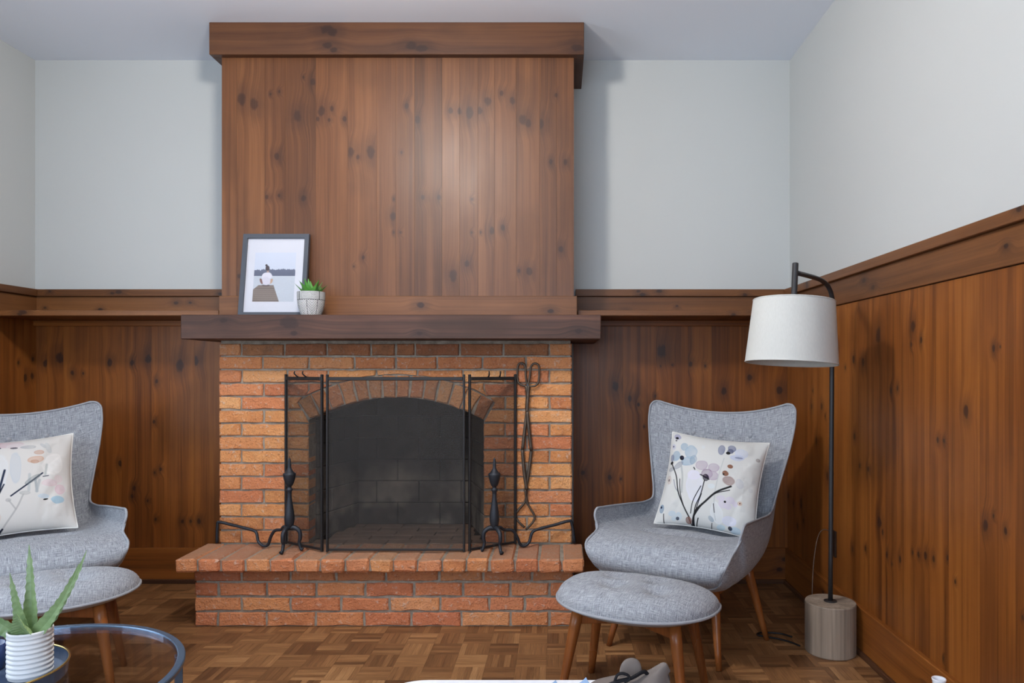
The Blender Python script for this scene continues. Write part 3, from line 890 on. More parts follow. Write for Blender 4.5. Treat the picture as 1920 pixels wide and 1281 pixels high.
def screen_panel(A, B, hooks=()):
    A = np.array(A); B = np.array(B)
    L = np.linalg.norm(B - A); ang = math.atan2(B[1] - A[1], B[0] - A[0])
    H_ = Zs1 - Zs0
    mb = MB()
    b = 0.007
    mb.box(0, 0.010, -b, b, 0, H_ + 0.012, 0.002).box(L - 0.010, L, -b, b, 0, H_ + 0.012, 0.002)
    mb.box(0.010, L - 0.010, -b, b, H_ - 0.016, H_, 0.002).box(0.010, L - 0.010, -b * .7, b * .7, 0.004, 0.014, 0.002)
    o = mb.build('panel_frame', SCREENMETAL, loc=(A[0], A[1], Zs0), rot=(0, 0, ang))
    attach(o, fs)
    mk('mesh_sheet', [(0.008, 0, 0.01), (L - 0.008, 0, 0.01), (L - 0.008, 0, H_ - 0.008), (0.008, 0, H_ - 0.008)], [(0, 1, 2, 3)], WIREMESH, o)
    for x in hooks:
        v, f = tubegeo(spline([(x, 0, H_ - 0.002), (x, -0.012, H_ + 0.004), (x - 0.004, -0.022, H_ + 0.016), (x - 0.003, -0.02, H_ + 0.026)], 4), 0.0035, 6)
        mk('hook', v, f, SCREENMETAL, o, smooth=True)
    return o


screen_panel((-1.317, -0.492), (-1.089, -0.640), (0.10, 0.16))
screen_panel((-1.072, -0.642), (-0.432, -0.642))
screen_panel((-0.416, -0.640), (-0.206, -0.492), (0.10, 0.16))

# ------------------------------------------------------------------ andirons
def andiron(loc, side, label):
    t = tag(empty('andiron', (loc[0], loc[1], HZ)), label, 'andiron', 'pair of cast iron andirons on the hearth')
    k = 1 / 405
    def Z(py): return EYE - (py - 692) * k - HZ
    prof = [(0.0105, Z(990)), (0.0165, Z(987)), (0.019, Z(984)), (0.0225, Z(975)), (0.0227, Z(970)), (0.0205, Z(960)), (0.0155, Z(948)), (0.011, Z(936)), (0.0095, Z(927)), (0.0105, Z(922)),
            (0.0148, Z(919)), (0.0148, Z(917)), (0.0095, Z(915)), (0.0095, Z(912)), (0.015, Z(910)), (0.020, Z(905)), (0.0255, Z(897)), (0.0285, Z(890)), (0.0285, Z(888)),
            (0.018, Z(885)), (0.011, Z(880)), (0.007, Z(875)), (0.0085, Z(872)), (0.006, Z(869)), (0.0075, Z(866)), (0.0048, Z(863)), (0.0055, Z(861)), (0.001, Z(858))]
    v, f = lathegeo(prof, 20); mk('column', v, f, IRON, t, smooth=True)
    zb = Z(991)
    def leg(dx, dy):
        p = spline([(0, 0, zb + 0.004), (dx * 0.45, dy * 0.45, zb + 0.004), (dx * 0.85, dy * 0.85, zb - 0.014), (dx * 0.9, dy * 0.9, zb - 0.045), (dx * 0.82, dy * 0.82, zb * 0.42), (dx * 0.95, dy * 0.95, 0.016), (dx * 1.12, dy * 1.12, 0.0095)], 5)
        v, f = tubegeo(p, [0.012, 0.011, 0.010, 0.009, 0.0075, 0.0075, 0.0105], 8)
        mk('leg', v, f, IRON, t, smooth=True)
    leg(-0.012 if side < 0 else 0.035, -0.058)
    leg(0.055 if side < 0 else -0.055, 0.0 if side < 0 else -0.012)
    return t, zb


aL, zb = andiron((-1.247, -0.628), -1, 'dark cast iron andiron nearer the framed picture, on the hearth')
bar = [(0, 0, zb), (-0.03, 0.012, zb + 0.006), (-0.05, 0.03, zb - 0.012), (-0.085, 0.045, zb - 0.020), (-0.108, 0.055, 0.055), (-0.125, 0.065, 0.016), (-0.150, 0.07, 0.010), (-0.176, 0.078, 0.028),
       (-0.19, 0.085, 0.07), (-0.225, 0.095, 0.082), (-0.32, 0.118, 0.098), (-0.385, 0.131, 0.108), (-0.396, 0.134, 0.095), (-0.399, 0.135, 0.0075)]
v, f = tubegeo(spline(bar, 5), 0.0072, 8); mk('log_bar', v, f, IRON, aL, smooth=True)
aR, zb = andiron((-0.298, -0.632), 1, 'dark cast iron andiron nearer the hanging tongs, on the hearth')
bar = [(0, 0, zb), (0.025, 0.012, zb + 0.004), (0.045, 0.03, zb - 0.012), (0.08, 0.045, zb - 0.018), (0.102, 0.055, 0.055), (0.116, 0.065, 0.018), (0.135, 0.07, 0.010), (0.157, 0.078, 0.026),
       (0.172, 0.085, 0.07), (0.205, 0.095, 0.085), (0.28, 0.115, 0.10), (0.345, 0.128, 0.115), (0.36, 0.132, 0.10), (0.374, 0.135, 0.0075)]
v, f = tubegeo(spline(bar, 5), 0.0072, 8); mk('log_bar', v, f, IRON, aR, smooth=True)

# ------------------------------------------------------------------ tongs hanging on the brick
tg = tag(empty('fire_tongs', (-0.157, FY - 0.012, 1.19)), 'worn iron scissor-arm log tongs hanging flat against the bricks', 'tongs')


def T_(lst, dy=0.0):
    return [((880 + x / 3.205 - 1048) / 391 + 0.157, dy, EYE - (660 + y / 3.205 - 692) / 391 - 1.19) for x, y in lst]


hl = [(348, 205), (338, 150), (336, 95), (322, 70), (300, 70), (289, 95), (288, 165), (305, 195), (345, 208)]
hr = [(350, 205), (362, 150), (368, 95), (384, 72), (405, 72), (419, 95), (416, 175), (395, 203), (352, 208)]
for nm, l, dy in (('handle', hl, 0), ('handle', hr, -0.006)):
    v, f = tubegeo(spline(T_(l, dy), 5), 0.0050, 7); mk(nm, v, f, OLDIRON, tg, smooth=True)
for l, dy in (([(342, 205), (348, 260), (343, 330), (346, 360)], 0), ([(356, 205), (352, 260), (348, 330), (347, 360)], -0.006),
              ([(346, 355), (332, 470), (318, 595)], 0.0), ([(347, 355), (358, 470), (372, 595)], -0.006),
              ([(318, 590), (325, 680), (333, 760), (345, 830)], -0.006), ([(372, 590), (362, 680), (347, 780), (335, 840)], 0.0)):
    v, f = tubegeo(spline(T_(l, dy), 5), 0.0080, 7); mk('arm', v, f, OLDIRON, tg, smooth=True)
for l, dy in (([(345, 820), (335, 900), (300, 945), (279, 980), (288, 1015), (330, 1060)], 0), ([(335, 830), (345, 900), (368, 945), (390, 985), (385, 1020), (340, 1072)], -0.006)):
    v, f = tubegeo(spline(T_(l, dy), 6), 0.0055, 7); mk('jaw', v, f, OLDIRON, tg, smooth=True)
v, f = lathegeo([(0.006, -0.009), (0.006, 0.009)], 10)
mk('pivot', [(p[0] + T_([(350, 200)])[0][0], p[2] - 0.002, p[1] + T_([(350, 200)])[0][2]) for p in v], f, BLACKMETAL, tg)
v, f = lathegeo([(0.003, -0.012), (0.003, 0.004)], 8)
mk('nail', [(p[0] + T_([(312, 76)])[0][0], -p[2], p[1] + T_([(312, 76)])[0][2]) for p in v], f, BLACKMETAL, tg)


# ------------------------------------------------------------------ armchairs
def curve(ctrl, ts):
    """smooth curve through (t, value...) control rows"""
    c = np.array(ctrl, float); t = c[:, 0]; y = c[:, 1:]
    m = np.gradient(y, t, axis=0)
    out = []
    for s in np.atleast_1d(ts):
        i = min(max(np.searchsorted(t, s, 'right') - 1, 0), len(t) - 2)
        h = t[i + 1] - t[i]; u = (s - t[i]) / h
        out.append((2 * u ** 3 - 3 * u * u + 1) * y[i] + (u ** 3 - 2 * u * u + u) * h * m[i] + (-2 * u ** 3 + 3 * u * u) * y[i + 1] + (u ** 3 - u * u) * h * m[i + 1])
    return np.array(out)


EDGE = [(0.0, .318, .408, 1.004), (.02, .342, .402, 1.003), (.045, .360, .396, .985), (.08, .364, .388, .95), (.2, .350, .358, .82), (.34, .314, .312, .655), (.41, .297, .290, .575),
        (.455, .292, .265, .537), (.50, .298, .20, .528), (.58, .312, .02, .543), (.67, .323, -.18, .560), (.71, .325, -.238, .562), (.745, .322, -.260, .535), (.785, .308, -.262, .489),
        (.80, .306, -.274, .477), (.83, .305, -.322, .463), (.86, .306, -.356, .450), (.90, .298, -.378, .425), (.945, .280, -.374, .385), (1.0, .254, -.340, .343)]
CIN = [(0.0, 0, .452, .952), (.12, 0, .432, .84), (.25, 0, .395, .70), (.38, 0, .33, .545), (.455, 0, .268, .455), (.49, 0, .22, .432), (.55, 0, .10, .438), (.65, 0, -.10, .455),
       (.75, 0, -.26, .465), (.82, 0, -.352, .450), (.88, 0, -.398, .412), (.94, 0, -.402, .365), (1.0, 0, -.368, .318)]
COUT = [(0.0, 0, .457, .951), (.12, 0, .462, .82), (.25, 0, .435, .66), (.38, 0, .385, .50), (.46, 0, .33, .38), (.53, 0, .24, .295), (.62, 0, .08, .262), (.75, 0, -.12, .262), (.88, 0, -.28, .278), (1.0, 0, -.366, .314)]
NEXP = [(0.0, 2.0), (.3, 2.2), (.42, 3.0), (.5, 4.6), (.75, 5.0), (.85, 3.0), (1.0, 2.2)]


def make_chair(label, group):
    t = tag(empty('armchair'), label, 'armchair', group)
    NVr, NU = 91, 24
    vs_ = np.linspace(0, 1, NVr) ** 1.0
    Ed = curve(EDGE, vs_); Ci = curve(CIN, vs_); Co = curve(COUT, vs_)
    ne = np.interp(vs_, [a[0] for a in NEXP], [a[1] for a in NEXP])
    th = np.linspace(-1, 1, 2 * NU + 1)
    btn = []

    def surf(Cc, outer):
        P = np.zeros((NVr, len(th), 3))
        for i in range(NVr):
            n_ = ne[i] if not outer else min(max(ne[i], 2.4), 3.6)
            for j, q in enumerate(th):
                a = abs(q) * math.pi / 2
                sx = math.sin(a) ** (2 / n_) * math.copysign(1, q) if q else 0.0
                w = 1 - max(math.cos(a), 0) ** (2 / n_)
                kb = min(max((vs_[i] - 0.22) / 0.22, 0), 1); w = w * kb + abs(sx) ** 2.1 * (1 - kb)
                c = Cc[i]; e = Ed[i]
                P[i, j] = (e[0] * sx, c[1] + (e[1] - c[1]) * w, c[2] + (e[2] - c[2]) * w)
        return P
    Pin = surf(Ci, False); Pout = surf(Co, True)
    # tufting: seat dimples and back dimples
    dn = []
    for x, y in ((-.13, -.10), (.0, -.13), (.13, -.10), (-.11, .06), (.06, .05), (0.15, 0.05)): dn.append(((x, y), 'seat'))
    for i in range(NVr):
        for j in range(len(th)):
            p = Pin[i, j]
            if 0.49 < vs_[i] < 0.84:
                puff = 0.014 * max(0, 1 - (p[0] / 0.30) ** 2)
                p[2] += puff
                for (x, y), k in dn:
                    d2 = (p[0] - x) ** 2 + (p[1] - y) ** 2
                    p[2] -= 0.032 * math.exp(-d2 / 0.0013)
    bx = [(-.15, .852), (0.0, .842), (.15, .852), (-.15, .68), (0, .67), (.15, .68)]
    for i in range(NVr):
        if vs_[i] > 0.42: continue
        for j in range(len(th)):
            p = Pin[i, j]
            p[1] -= 0.018 * max(0, 1 - (p[0] / 0.32) ** 2) * math.sin(min(vs_[i] / 0.42, 1) * math.pi)
            for x, z in bx:
                d2 = (p[0] - x) ** 2 + (p[2] - z) ** 2
                p[1] += 0.014 * math.exp(-d2 / 0.0014)
    # UV in metres from arc lengths
    def arcuv(P):
        du = np.linalg.norm(np.diff(P, axis=1), axis=2); u = np.concatenate([np.zeros((len(P), 1)), np.cumsum(du, 1)], 1)
        u -= u[:, [P.shape[1] // 2]]
        mid = P[:, P.shape[1] // 2]; dv = np.concatenate([[0], np.cumsum(np.linalg.norm(np.diff(mid, axis=0), axis=1))])
        return np.stack([u, np.repeat(dv[:, None], P.shape[1], 1)], -1)
    U = arcuv(Pin)
    r0 = int(np.searchsorted(vs_, 0.47)); cl_, cr = int(len(th) * 0.2), int(len(th) * 0.8)

    def patch(name, P, U, ra, rb, ca, cb, flip=False):
        q = P[ra:rb, ca:cb]; u = U[ra:rb, ca:cb]
        return mk(name, q.reshape(-1, 3), gridfaces(q.shape[0], q.shape[1], flip=flip), FABRIC, t, smooth=True, uv=u.reshape(-1, 2))
    patch('backrest', Pin, U, 0, r0 + 1, 0, len(th), True)
    patch('seat', Pin, U, r0, NVr, cl_, cr + 1, True)
    patch('armrest', Pin, U, r0, NVr, 0, cl_ + 1, True)
    patch('armrest', Pin, U, r0, NVr, cr, len(th), True)
    patch('outer_shell', Pout, arcuv(Pout), 0, NVr, 0, len(th))
    loop = [Pin[0, j] for j in range(len(th))] + [Pin[i, -1] for i in range(1, NVr)] + [Pin[-1, j] for j in range(len(th) - 2, -1, -1)] + [Pin[i, 0] for i in range(NVr - 2, 0, -1)]
    v, f = tubegeo(loop, 0.0052, 6, closed=True); mk('piping', v, f, PIPING, t, smooth=True)
    for x, z in bx:
        d = np.abs(Pin[:r0, :, 0] - x) + np.abs(Pin[:r0, :, 2] - z)
        i, j = np.unravel_index(np.argmin(d), d.shape); c = Pin[i, j]
        v, f = lathegeo([(0.0125, 0.004), (0.0125, 0.0), (0.010, -0.005), (0.004, -0.008)], 12)
        mk('button', [(c[0] + p[0], c[1] + p[2], c[2] + p[1]) for p in v], f, PIPING, t, smooth=True)
    for sx in (-1, 1):
        for top, foot in (((sx * .225, .10, .33), (sx * .305, .135, 0.0)), ((sx * .19, -.20, .30), (sx * .240, -.285, 0.0))):
            v, f = tubegeo(np.linspace(top, foot, 6), [0.022, 0.021, 0.0185, 0.016, 0.0135, 0.0115], 12)
            v = [(p[0], p[1], max(p[2], 0.0)) for p in v]
            mk('leg', v, f, W_LEG, t, smooth=True)
    mb = MB()
    for sx in (-1, 1):
        mb.add(*tubegeo([(sx * .215, .10, .285), (sx * .195, -.20, .275)], 0.016, 8))
    mb.add(*tubegeo([(-.215, .09, .285), (.215, .09, .285)], 0.016, 8)).add(*tubegeo([(-.195, -.18, .275), (.195, -.18, .275)], 0.016, 8))
    mb.build('leg_frame', W_LEG, t)
    return t


ch = make_chair('grey linen wing armchair beside the floor lamp, holding a floral cushion', 'pair of grey armchairs')
ch.location = (0.565, -0.81, 0); ch.rotation_euler = (0, 0, R(-32))
c2 = copy_tree(ch)
c2['label'] = 'grey linen wing armchair behind the glass coffee table, cut by the photo edge'
c2.location = (-2.26, -0.92, 0); c2.rotation_euler = (0, 0, R(44))


# ------------------------------------------------------------------ ottomans
def make_ottoman(label, group):
    t = tag(empty('footstool'), label, 'footstool', group)
    a, b = 0.291, 0.208
    nA = 72

    def outline(phi, k=1.0):
        c, s = math.cos(phi), math.sin(phi)
        n_ = 2.35
        x = a * k * math.copysign(abs(c) ** (2 / n_), c); y = b * k * math.copysign(abs(s) ** (2 / n_), s)
        if y > 0: y *= 0.86
        y += -0.035 * (1 - (x / a) ** 2) + 0.02
        return x, y
    prof = [(0.0, .418), (.1, .418), (.2, .418), (.28, .418), (.36, .4175), (.44, .417), (.52, .416), (.6, .4135), (.68, .410), (.76, .405), (.83, .399), (.89, .391), (.935, .382), (.97, .371), (.992, .36), (1.0, .348)]
    V = []; UVs = []
    for k, z in prof[1:]:
        for i in range(nA):
            x, y = outline(2 * math.pi * i / nA, k)
            zz = z
            for bx_, by_ in ((-.095, .05), (.06, .045), (-.06, -.06), (.10, -.065)):
                zz -= 0.030 * math.exp(-((x - bx_) ** 2 + (y - by_) ** 2) / 0.0014)
            V.append((x, y, zz)); UVs.append((x * (1 + .0), y - (0.42 - z) * 0.9 * (1 if y < 0 else -1)))
    x, y = outline(0, 0.0)
    V.append((0, y, .418)); UVs.append((0, y))
    F_ = [(len(V) - 1, i, (i + 1) % nA) for i in range(nA)] + gridfaces(len(prof) - 1, nA, flip=True, wrap=True)
    mk('cushion', V, F_, FABRIC, t, smooth=True, uv=UVs)
    rim = [(*outline(2 * math.pi * i / nA, 1.004), .345) for i in range(nA)]
    v, f = tubegeo(rim, 0.0055, 6, closed=True); mk('piping', v, f, PIPING, t, smooth=True)
    V = []
    for k, z in ((.95, .345), (.93, .335), (.85, .322), (0.4, .322)):
        V += [(*outline(2 * math.pi * i / nA, k), z) for i in range(nA)]
    F_ = gridfaces(4, nA, wrap=True, flip=True) + [tuple(3 * nA + i for i in range(nA))]
    mk('base_pad', V, F_, PIPING, t, smooth=True)
    for sx in (-1, 1):
        for top, foot in (((sx * .175, -.105, .322), (sx * .225, -.155, 0)), ((sx * .175, .085, .322), (sx * .225, .125, 0))):
            v, f = tubegeo(np.linspace(top, foot, 6), [0.0215, 0.0205, 0.0185, 0.0165, 0.0145, 0.0125], 12)
            v = [(p[0], p[1], max(p[2], 0.0)) for p in v]
            mk('leg', v, f, W_LEG, t, smooth=True)
    mb = MB()
    for s in (-1, 1):
        mb.add(*boxgeo(-.19, .19, -.011, .011, .27, .318, .003))
        q = mb.v[-24:]; ang = math.atan2(.19 * s, .35)
        mb.v[-24:] = [(p[0] * math.cos(ang) - p[1] * math.sin(ang), p[0] * math.sin(ang) + p[1] * math.cos(ang) - .01, p[2]) for p in q]
    mb.build('cross_frame', W_LEG, t)
    return t


ot = make_ottoman('grey linen tufted footstool in front of the armchair beside the floor lamp', 'pair of grey footstools')
ot.location = (0.272, -1.40, 0); ot.rotation_euler = (0, 0, R(-26))
o2 = copy_tree(ot)
o2['label'] = 'grey linen tufted footstool behind the glass coffee table and aloe'
o2.location = (-1.865, -1.335, 0); o2.rotation_euler = (0, 0, R(24))


# ------------------------------------------------------------------ cushions with printed flowers
class Print:
    def __init__(s, n, m, bg, quad=None):
        s.n, s.m = n, m
        v, u = np.meshgrid(np.linspace(0, 1, m), np.linspace(0, 1, n), indexing='ij')
        s.u, s.v = u, v
        if quad is not None:
            TL, TR, BR, BL_ = [np.array(q, float) for q in quad]
            s.x = (TL[0] * (1 - u) + TR[0] * u) * (1 - v) + (BL_[0] * (1 - u) + BR[0] * u) * v
            s.y = (TL[1] * (1 - u) + TR[1] * u) * (1 - v) + (BL_[1] * (1 - u) + BR[1] * u) * v
        else:
            s.x, s.y = u, v
        s.c = np.ones((m, n, 3)) * np.array(bg)
        g = np.zeros((m, n))
        for k in (6, 13, 27):
            r = rng.random((k + 2, k + 2))
            yy = v * k; xx = u * k; i = yy.astype(int); j = xx.astype(int); fy = yy - i; fx = xx - j
            g += (r[i, j] * (1 - fy) * (1 - fx) + r[i + 1, j] * fy * (1 - fx) + r[i, j + 1] * (1 - fy) * fx + r[i + 1, j + 1] * fy * fx - 0.5) / (k / 6) ** 0.6
        s.g = g

    def blend(s, mask, rgb):
        s.c = s.c * (1 - mask[..., None]) + np.array(rgb) * mask[..., None]

    def blob(s, x, y, rx, ry, rgb, al=0.6, ang=0.0, rim=0.25, soft=0.12):
        ca, sa = math.cos(R(ang)), math.sin(R(ang))
        dx, dy = s.x - x, s.y - y
        d = np.hypot((dx * ca + dy * sa) / rx, (-dx * sa + dy * ca) / ry) + s.g * 0.42
        m = np.clip((1 - d) / soft, 0, 1)
        edge = np.exp(-((d - 0.9) / 0.1) ** 2) * rim
        tex = 0.95 + 0.6 * s.g
        s.blend(np.clip(m * al * tex + m * edge, 0, 1), rgb)

    def stroke(s, pts, w, rgb, al=0.9):
        P = spline(pts, 6) if len(pts) > 2 else np.array(pts, float)
        d = np.full(s.x.shape, 1e9)
        for a, b in zip(P[:-1], P[1:]):
            ab = b - a; L2 = max(ab @ ab, 1e-9)
            t = np.clip(((s.x - a[0]) * ab[0] + (s.y - a[1]) * ab[1]) / L2, 0, 1)
            d = np.minimum(d, np.hypot(s.x - a[0] - t * ab[0], s.y - a[1] - t * ab[1]))
        s.blend(np.clip((w - d) / (w * 0.5), 0, 1) * al, rgb)


def rgb(r, g, b): return srgb(r, g, b)[:3]


def make_cushion(name, P, size, thick, label, M4, bgc):
    n, m = P.n, P.m
    bg_ = np.array(bgc)
    P.c = np.clip(bg_ + (P.c - bg_) * 1.2, 0.01, 1)
    u, v = P.u * 2 - 1, P.v * 2 - 1
    h = size / 2
    pin = 0.075
    X = u * h * (1 - pin * (1 - v * v) * np.abs(u) ** 2)
    Z = -v * h * (1 - pin * (1 - u * u) * np.abs(v) ** 2)
    puff = (np.clip(1 - np.abs(u) ** 2.4, 0, 1) ** 0.55) * (np.clip(1 - np.abs(v) ** 2.4, 0, 1) ** 0.55)
    wr = 0.006 * np.sin(14 * (u * 0.9 + v * 0.5) + 3 * P.g) * np.clip(np.abs(u) - 0.35, 0, 1) * (1 - np.abs(u)) * 5
    Y = -thick * 0.5 * puff - wr
    t = tag(empty(name), label, 'cushion', 'floral cushions on the armchairs')
    t.matrix_world = M4
    mk('front_cover', np.stack([X, Y, Z], -1).reshape(-1, 3), gridfaces(m, n, flip=True), PRINTS, t, smooth=True, col=P.c.reshape(-1, 3))
    st = 12
    Xb, Yb, Zb = X[::st, ::st], -Y[::st, ::st], Z[::st, ::st]
    mk('back_cover', np.stack([Xb, Yb, Zb], -1).reshape(-1, 3), gridfaces(Xb.shape[0], Xb.shape[1]), plain('cushion_back', (226, 222, 216), 0.85, 0.1), t, smooth=True)
    lp = [(X[0, j], 0, Z[0, j]) for j in range(0, n, 4)] + [(X[i, -1], 0, Z[i, -1]) for i in range(4, m, 4)] + [(X[-1, j], 0, Z[-1, j]) for j in range(n - 5, -1, -4)] + [(X[i, 0], 0, Z[i, 0]) for i in range(m - 5, 3, -4)]
    vv, ff_ = tubegeo(lp, 0.003, 5, closed=True); mk('seam', vv, ff_, plain('cushion_seam', (228, 226, 220), 0.85, 0.1), t, smooth=True)
    return t


NC = 313
CR = rgb(208, 207, 203); INK = rgb(52, 50, 62); GY = rgb(150, 152, 160)
P = Print(NC, NC, CR, [(265, 90), (1275, 165), (1040, 1225), (45, 1055)])
LB_ = rgb(166, 180, 191); LB2 = rgb(132, 150, 168); MV = rgb(180, 168, 178); MV2 = rgb(150, 132, 148); PG = rgb(134, 138, 156); BN = rgb(150, 124, 112); WS = rgb(214, 214, 224)
P.blob(500, 740, 90, 170, WS, 0.5); P.blob(700, 1000, 60, 120, rgb(222, 224, 226), 0.4)
for a in ((400, 280, 48, 55, 0), (475, 345, 68, 85, 20), (300, 390, 62, 70, 0), (430, 455, 85, 52, -10)): P.blob(a[0], a[1], a[2], a[3], LB_, 0.75, a[4])
P.blob(330, 490, 75, 35, GY, 0.5, -30); P.blob(500, 440, 35, 50, LB2, 0.5, 30); P.blob(372, 415, 30, 30, INK, 0.8)
for a in ((800, 305, 40, 72, 10, PG), (905, 285, 48, 58, 0, PG), (985, 345, 72, 65, 0, rgb(196, 200, 212)), (940, 395, 92, 45, 0, rgb(190, 194, 208)), (890, 320, 40, 40, 0, rgb(120, 122, 136))): P.blob(a[0], a[1], a[2], a[3], a[5], 0.7, a[4])
P.blob(965, 395, 50, 14, PG, 0.6); P.blob(865, 345, 28, 24, INK, 0.9)
for a in ((590, 500, 62, 52, MV), (715, 525, 62, 46, MV), (640, 590, 55, 50, MV2), (705, 615, 58, 52, MV), (500, 605, 64, 48, rgb(214, 210, 222))): P.blob(a[0], a[1], a[2], a[3], a[4], 0.7, rim=0.35)
P.blob(625, 632, 30, 34, INK, 0.9); P.stroke([(570, 600), (625, 630), (655, 650)], 8, INK)
P.blob(245, 400, 30, 50, PG, 0.6); P.blob(240, 455, 26, 22, INK, 0.9); P.blob(235, 525, 40, 25, GY, 0.5); P.stroke([(505, 525), (515, 545)], 8, INK)
P.blob(875, 500, 38, 30, BN, 0.85); P.blob(825, 580, 42, 40, BN, 0.8); P.blob(850, 655, 75, 62, rgb(172, 158, 154), 0.75); P.blob(960, 680, 45, 60, rgb(192, 192, 196), 0.5); P.blob(805, 590, 12, 12, INK, 0.6)
for a in ((770, 900, 42, 50), (850, 860, 52, 42), (820, 925, 42, 34), (760, 840, 45, 30), (895, 895, 34, 36)): P.blob(a[0], a[1], a[2], a[3], rgb(206, 198, 210), 0.65)
P.blob(797, 877, 13, 13, INK, 0.9); P.blob(945, 885, 32, 32, rgb(196, 178, 164), 0.7); P.blob(945, 885, 10, 10, rgb(120, 90, 66), 0.9)
for a in ((245, 990, 42, 28), (312, 1020, 34, 44), (260, 1040, 30, 22)): P.blob(a[0], a[1], a[2], a[3], rgb(190, 202, 210), 0.7)
P.blob(297, 1045, 18, 18, INK, 0.85)
P.blob(128, 925, 30, 48, rgb(140, 156, 172), 0.8); P.blob(122, 910, 12, 14, INK, 0.8); P.blob(210, 635, 30, 48, rgb(196, 184, 176), 0.8); P.blob(208, 640, 10, 14, INK, 0.7)
P.blob(325, 155, 48, 40, rgb(170, 168, 184), 0.8); P.blob(318, 170, 22, 18, INK, 0.8); P.blob(305, 200, 14, 12, INK, 0.6); P.blob(270, 270, 28, 36, rgb(190, 190, 202), 0.7); P.blob(265, 268, 11, 12, INK, 0.6)
P.blob(612, 280, 20, 26, rgb(208, 210, 210), 0.7); P.blob(1165, 395, 22, 20, rgb(150, 140, 136), 0.8)
for a in ((820, 1075, 72, 50, rgb(208, 208, 222)), (720, 1140, 45, 28, rgb(184, 202, 210)), (860, 1160, 55, 34, rgb(180, 198, 210))): P.blob(a[0], a[1], a[2], a[3], a[4], 0.75)
P.blob(812, 1145, 22, 22, INK, 0.85); P.blob(640, 1060, 24, 36, rgb(160, 170, 178), 0.7, -30); P.blob(675, 720, 40, 30, rgb(208, 214, 216), 0.6)
P.blob(1070, 735, 24, 26, rgb(196, 196, 196), 0.5, rim=0.9); P.blob(1117, 650, 16, 20, rgb(196, 196, 196), 0.4, rim=0.9)
P.stroke([(365, 510), (376, 640), (362, 780)], 14, rgb(176, 178, 176), 0.8); P.stroke([(820, 410), (725, 700), (682, 930), (680, 1070)], 7, rgb(190, 192, 190), 0.8)
P.blob(295, 790, 28, 50, rgb(206, 206, 198), 0.6); P.stroke([(270, 640), (290, 720), (320, 770)], 7, GY)
for w, q in ((9, [(245, 470), (300, 600), (325, 770), (360, 880), (420, 1040)]), (6, [(345, 640), (350, 800), (385, 950), (415, 1030)]), (7, [(610, 660), (560, 810), (490, 950), (450, 1150)]),
             (6, [(570, 720), (480, 870), (440, 1000)]), (6, [(570, 800), (500, 960), (440, 1100)]), (13, [(870, 715), (720, 780), (600, 880), (500, 970), (450, 1080), (440, 1155)]),
             (6, [(855, 755), (700, 800), (560, 920), (470, 1030)]), (7, [(510, 1050), (465, 1155)]), (7, [(415, 1050), (435, 1150)]), (6, [(152, 985), (150, 1085)]), (5, [(640, 1100), (615, 1180)]), (5, [(680, 900), (680, 990)])):
    P.stroke(q, w, INK, 0.92)
P.blob(410, 1070, 30, 36, rgb(140, 112, 104), 0.85)
Mx = Matrix.Translation((0.684, -0.735, 0.655)) @ Matrix.Rotation(R(-22), 4, 'Z') @ Matrix.Rotation(R(-27), 4, 'X') @ Matrix.Rotation(R(5), 4, 'Y')
make_cushion('throw_cushion', P, 0.445, 0.15, 'white cushion with blue and mauve watercolour flowers, in the armchair beside the floor lamp', Mx, CR)

P = Print(NC, NC, rgb(204, 199, 193), [(-250, 175), (795, 92), (842, 1115), (-235, 1245)])
P.blob(320, 520, 52, 210, rgb(188, 190, 192), 0.6); P.blob(190, 560, 90, 200, rgb(206, 205, 204), 0.55); P.blob(640, 480, 90, 120, rgb(218, 212, 206), 0.5)
P.blob(60, 190, 130, 58, rgb(204, 182, 182), 0.8); P.blob(240, 215, 130, 48, rgb(192, 170, 174), 0.8); P.blob(330, 250, 90, 40, rgb(202, 194, 192), 0.7); P.blob(415, 265, 62, 24, rgb(164, 164, 164), 0.75)
for q in ((100, 262, 26, 16), (170, 265, 24, 12), (300, 272, 30, 12)): P.blob(q[0], q[1], q[2], q[3], INK, 0.85)
P.blob(548, 255, 44, 18, rgb(176, 176, 176), 0.7, 50); P.blob(590, 280, 26, 70, rgb(186, 186, 184), 0.7, -20)
P.blob(515, 340, 42, 28, rgb(186, 154, 136), 0.8); P.blob(490, 425, 72, 38, rgb(196, 164, 144), 0.8, -10); P.blob(480, 450, 34, 20, rgb(170, 134, 112), 0.6)
P.blob(35, 440, 70, 90, rgb(160, 172, 184), 0.65); P.blob(30, 755, 40, 60, rgb(140, 150, 164), 0.7)
P.blob(620, 680, 68, 38, rgb(206, 186, 186), 0.8); P.blob(705, 745, 52, 62, rgb(204, 180, 182), 0.75); P.blob(695, 630, 40, 42, rgb(208, 192, 190), 0.7)
P.blob(680, 850, 76, 48, rgb(166, 182, 190), 0.85); P.blob(565, 820, 55, 26, rgb(186, 194, 200), 0.7); P.blob(578, 850, 28, 10, INK, 0.9, -15)
P.blob(400, 785, 46, 20, rgb(172, 170, 166), 0.7); P.blob(270, 855, 30, 24, rgb(178, 174, 170), 0.7); P.blob(120, 1090, 120, 60, rgb(204, 184, 172), 0.5, -50)
for w, q, cc in ((16, [(440, 590), (435, 760)], rgb(176, 178, 176)), (15, [(490, 650), (505, 770)], rgb(156, 160, 160)), (14, [(585, 480), (575, 590)], rgb(172, 172, 168)), (16, [(525, 650), (500, 770)], rgb(170, 172, 172)),
                 (10, [(390, 800), (330, 950), (190, 1190)], rgb(170, 166, 162)), (9, [(275, 860), (330, 950)], rgb(170, 166, 162)), (12, [(20, 820), (50, 960), (40, 1060)], rgb(120, 124, 132))):
    P.stroke(q, w, cc, 0.75)
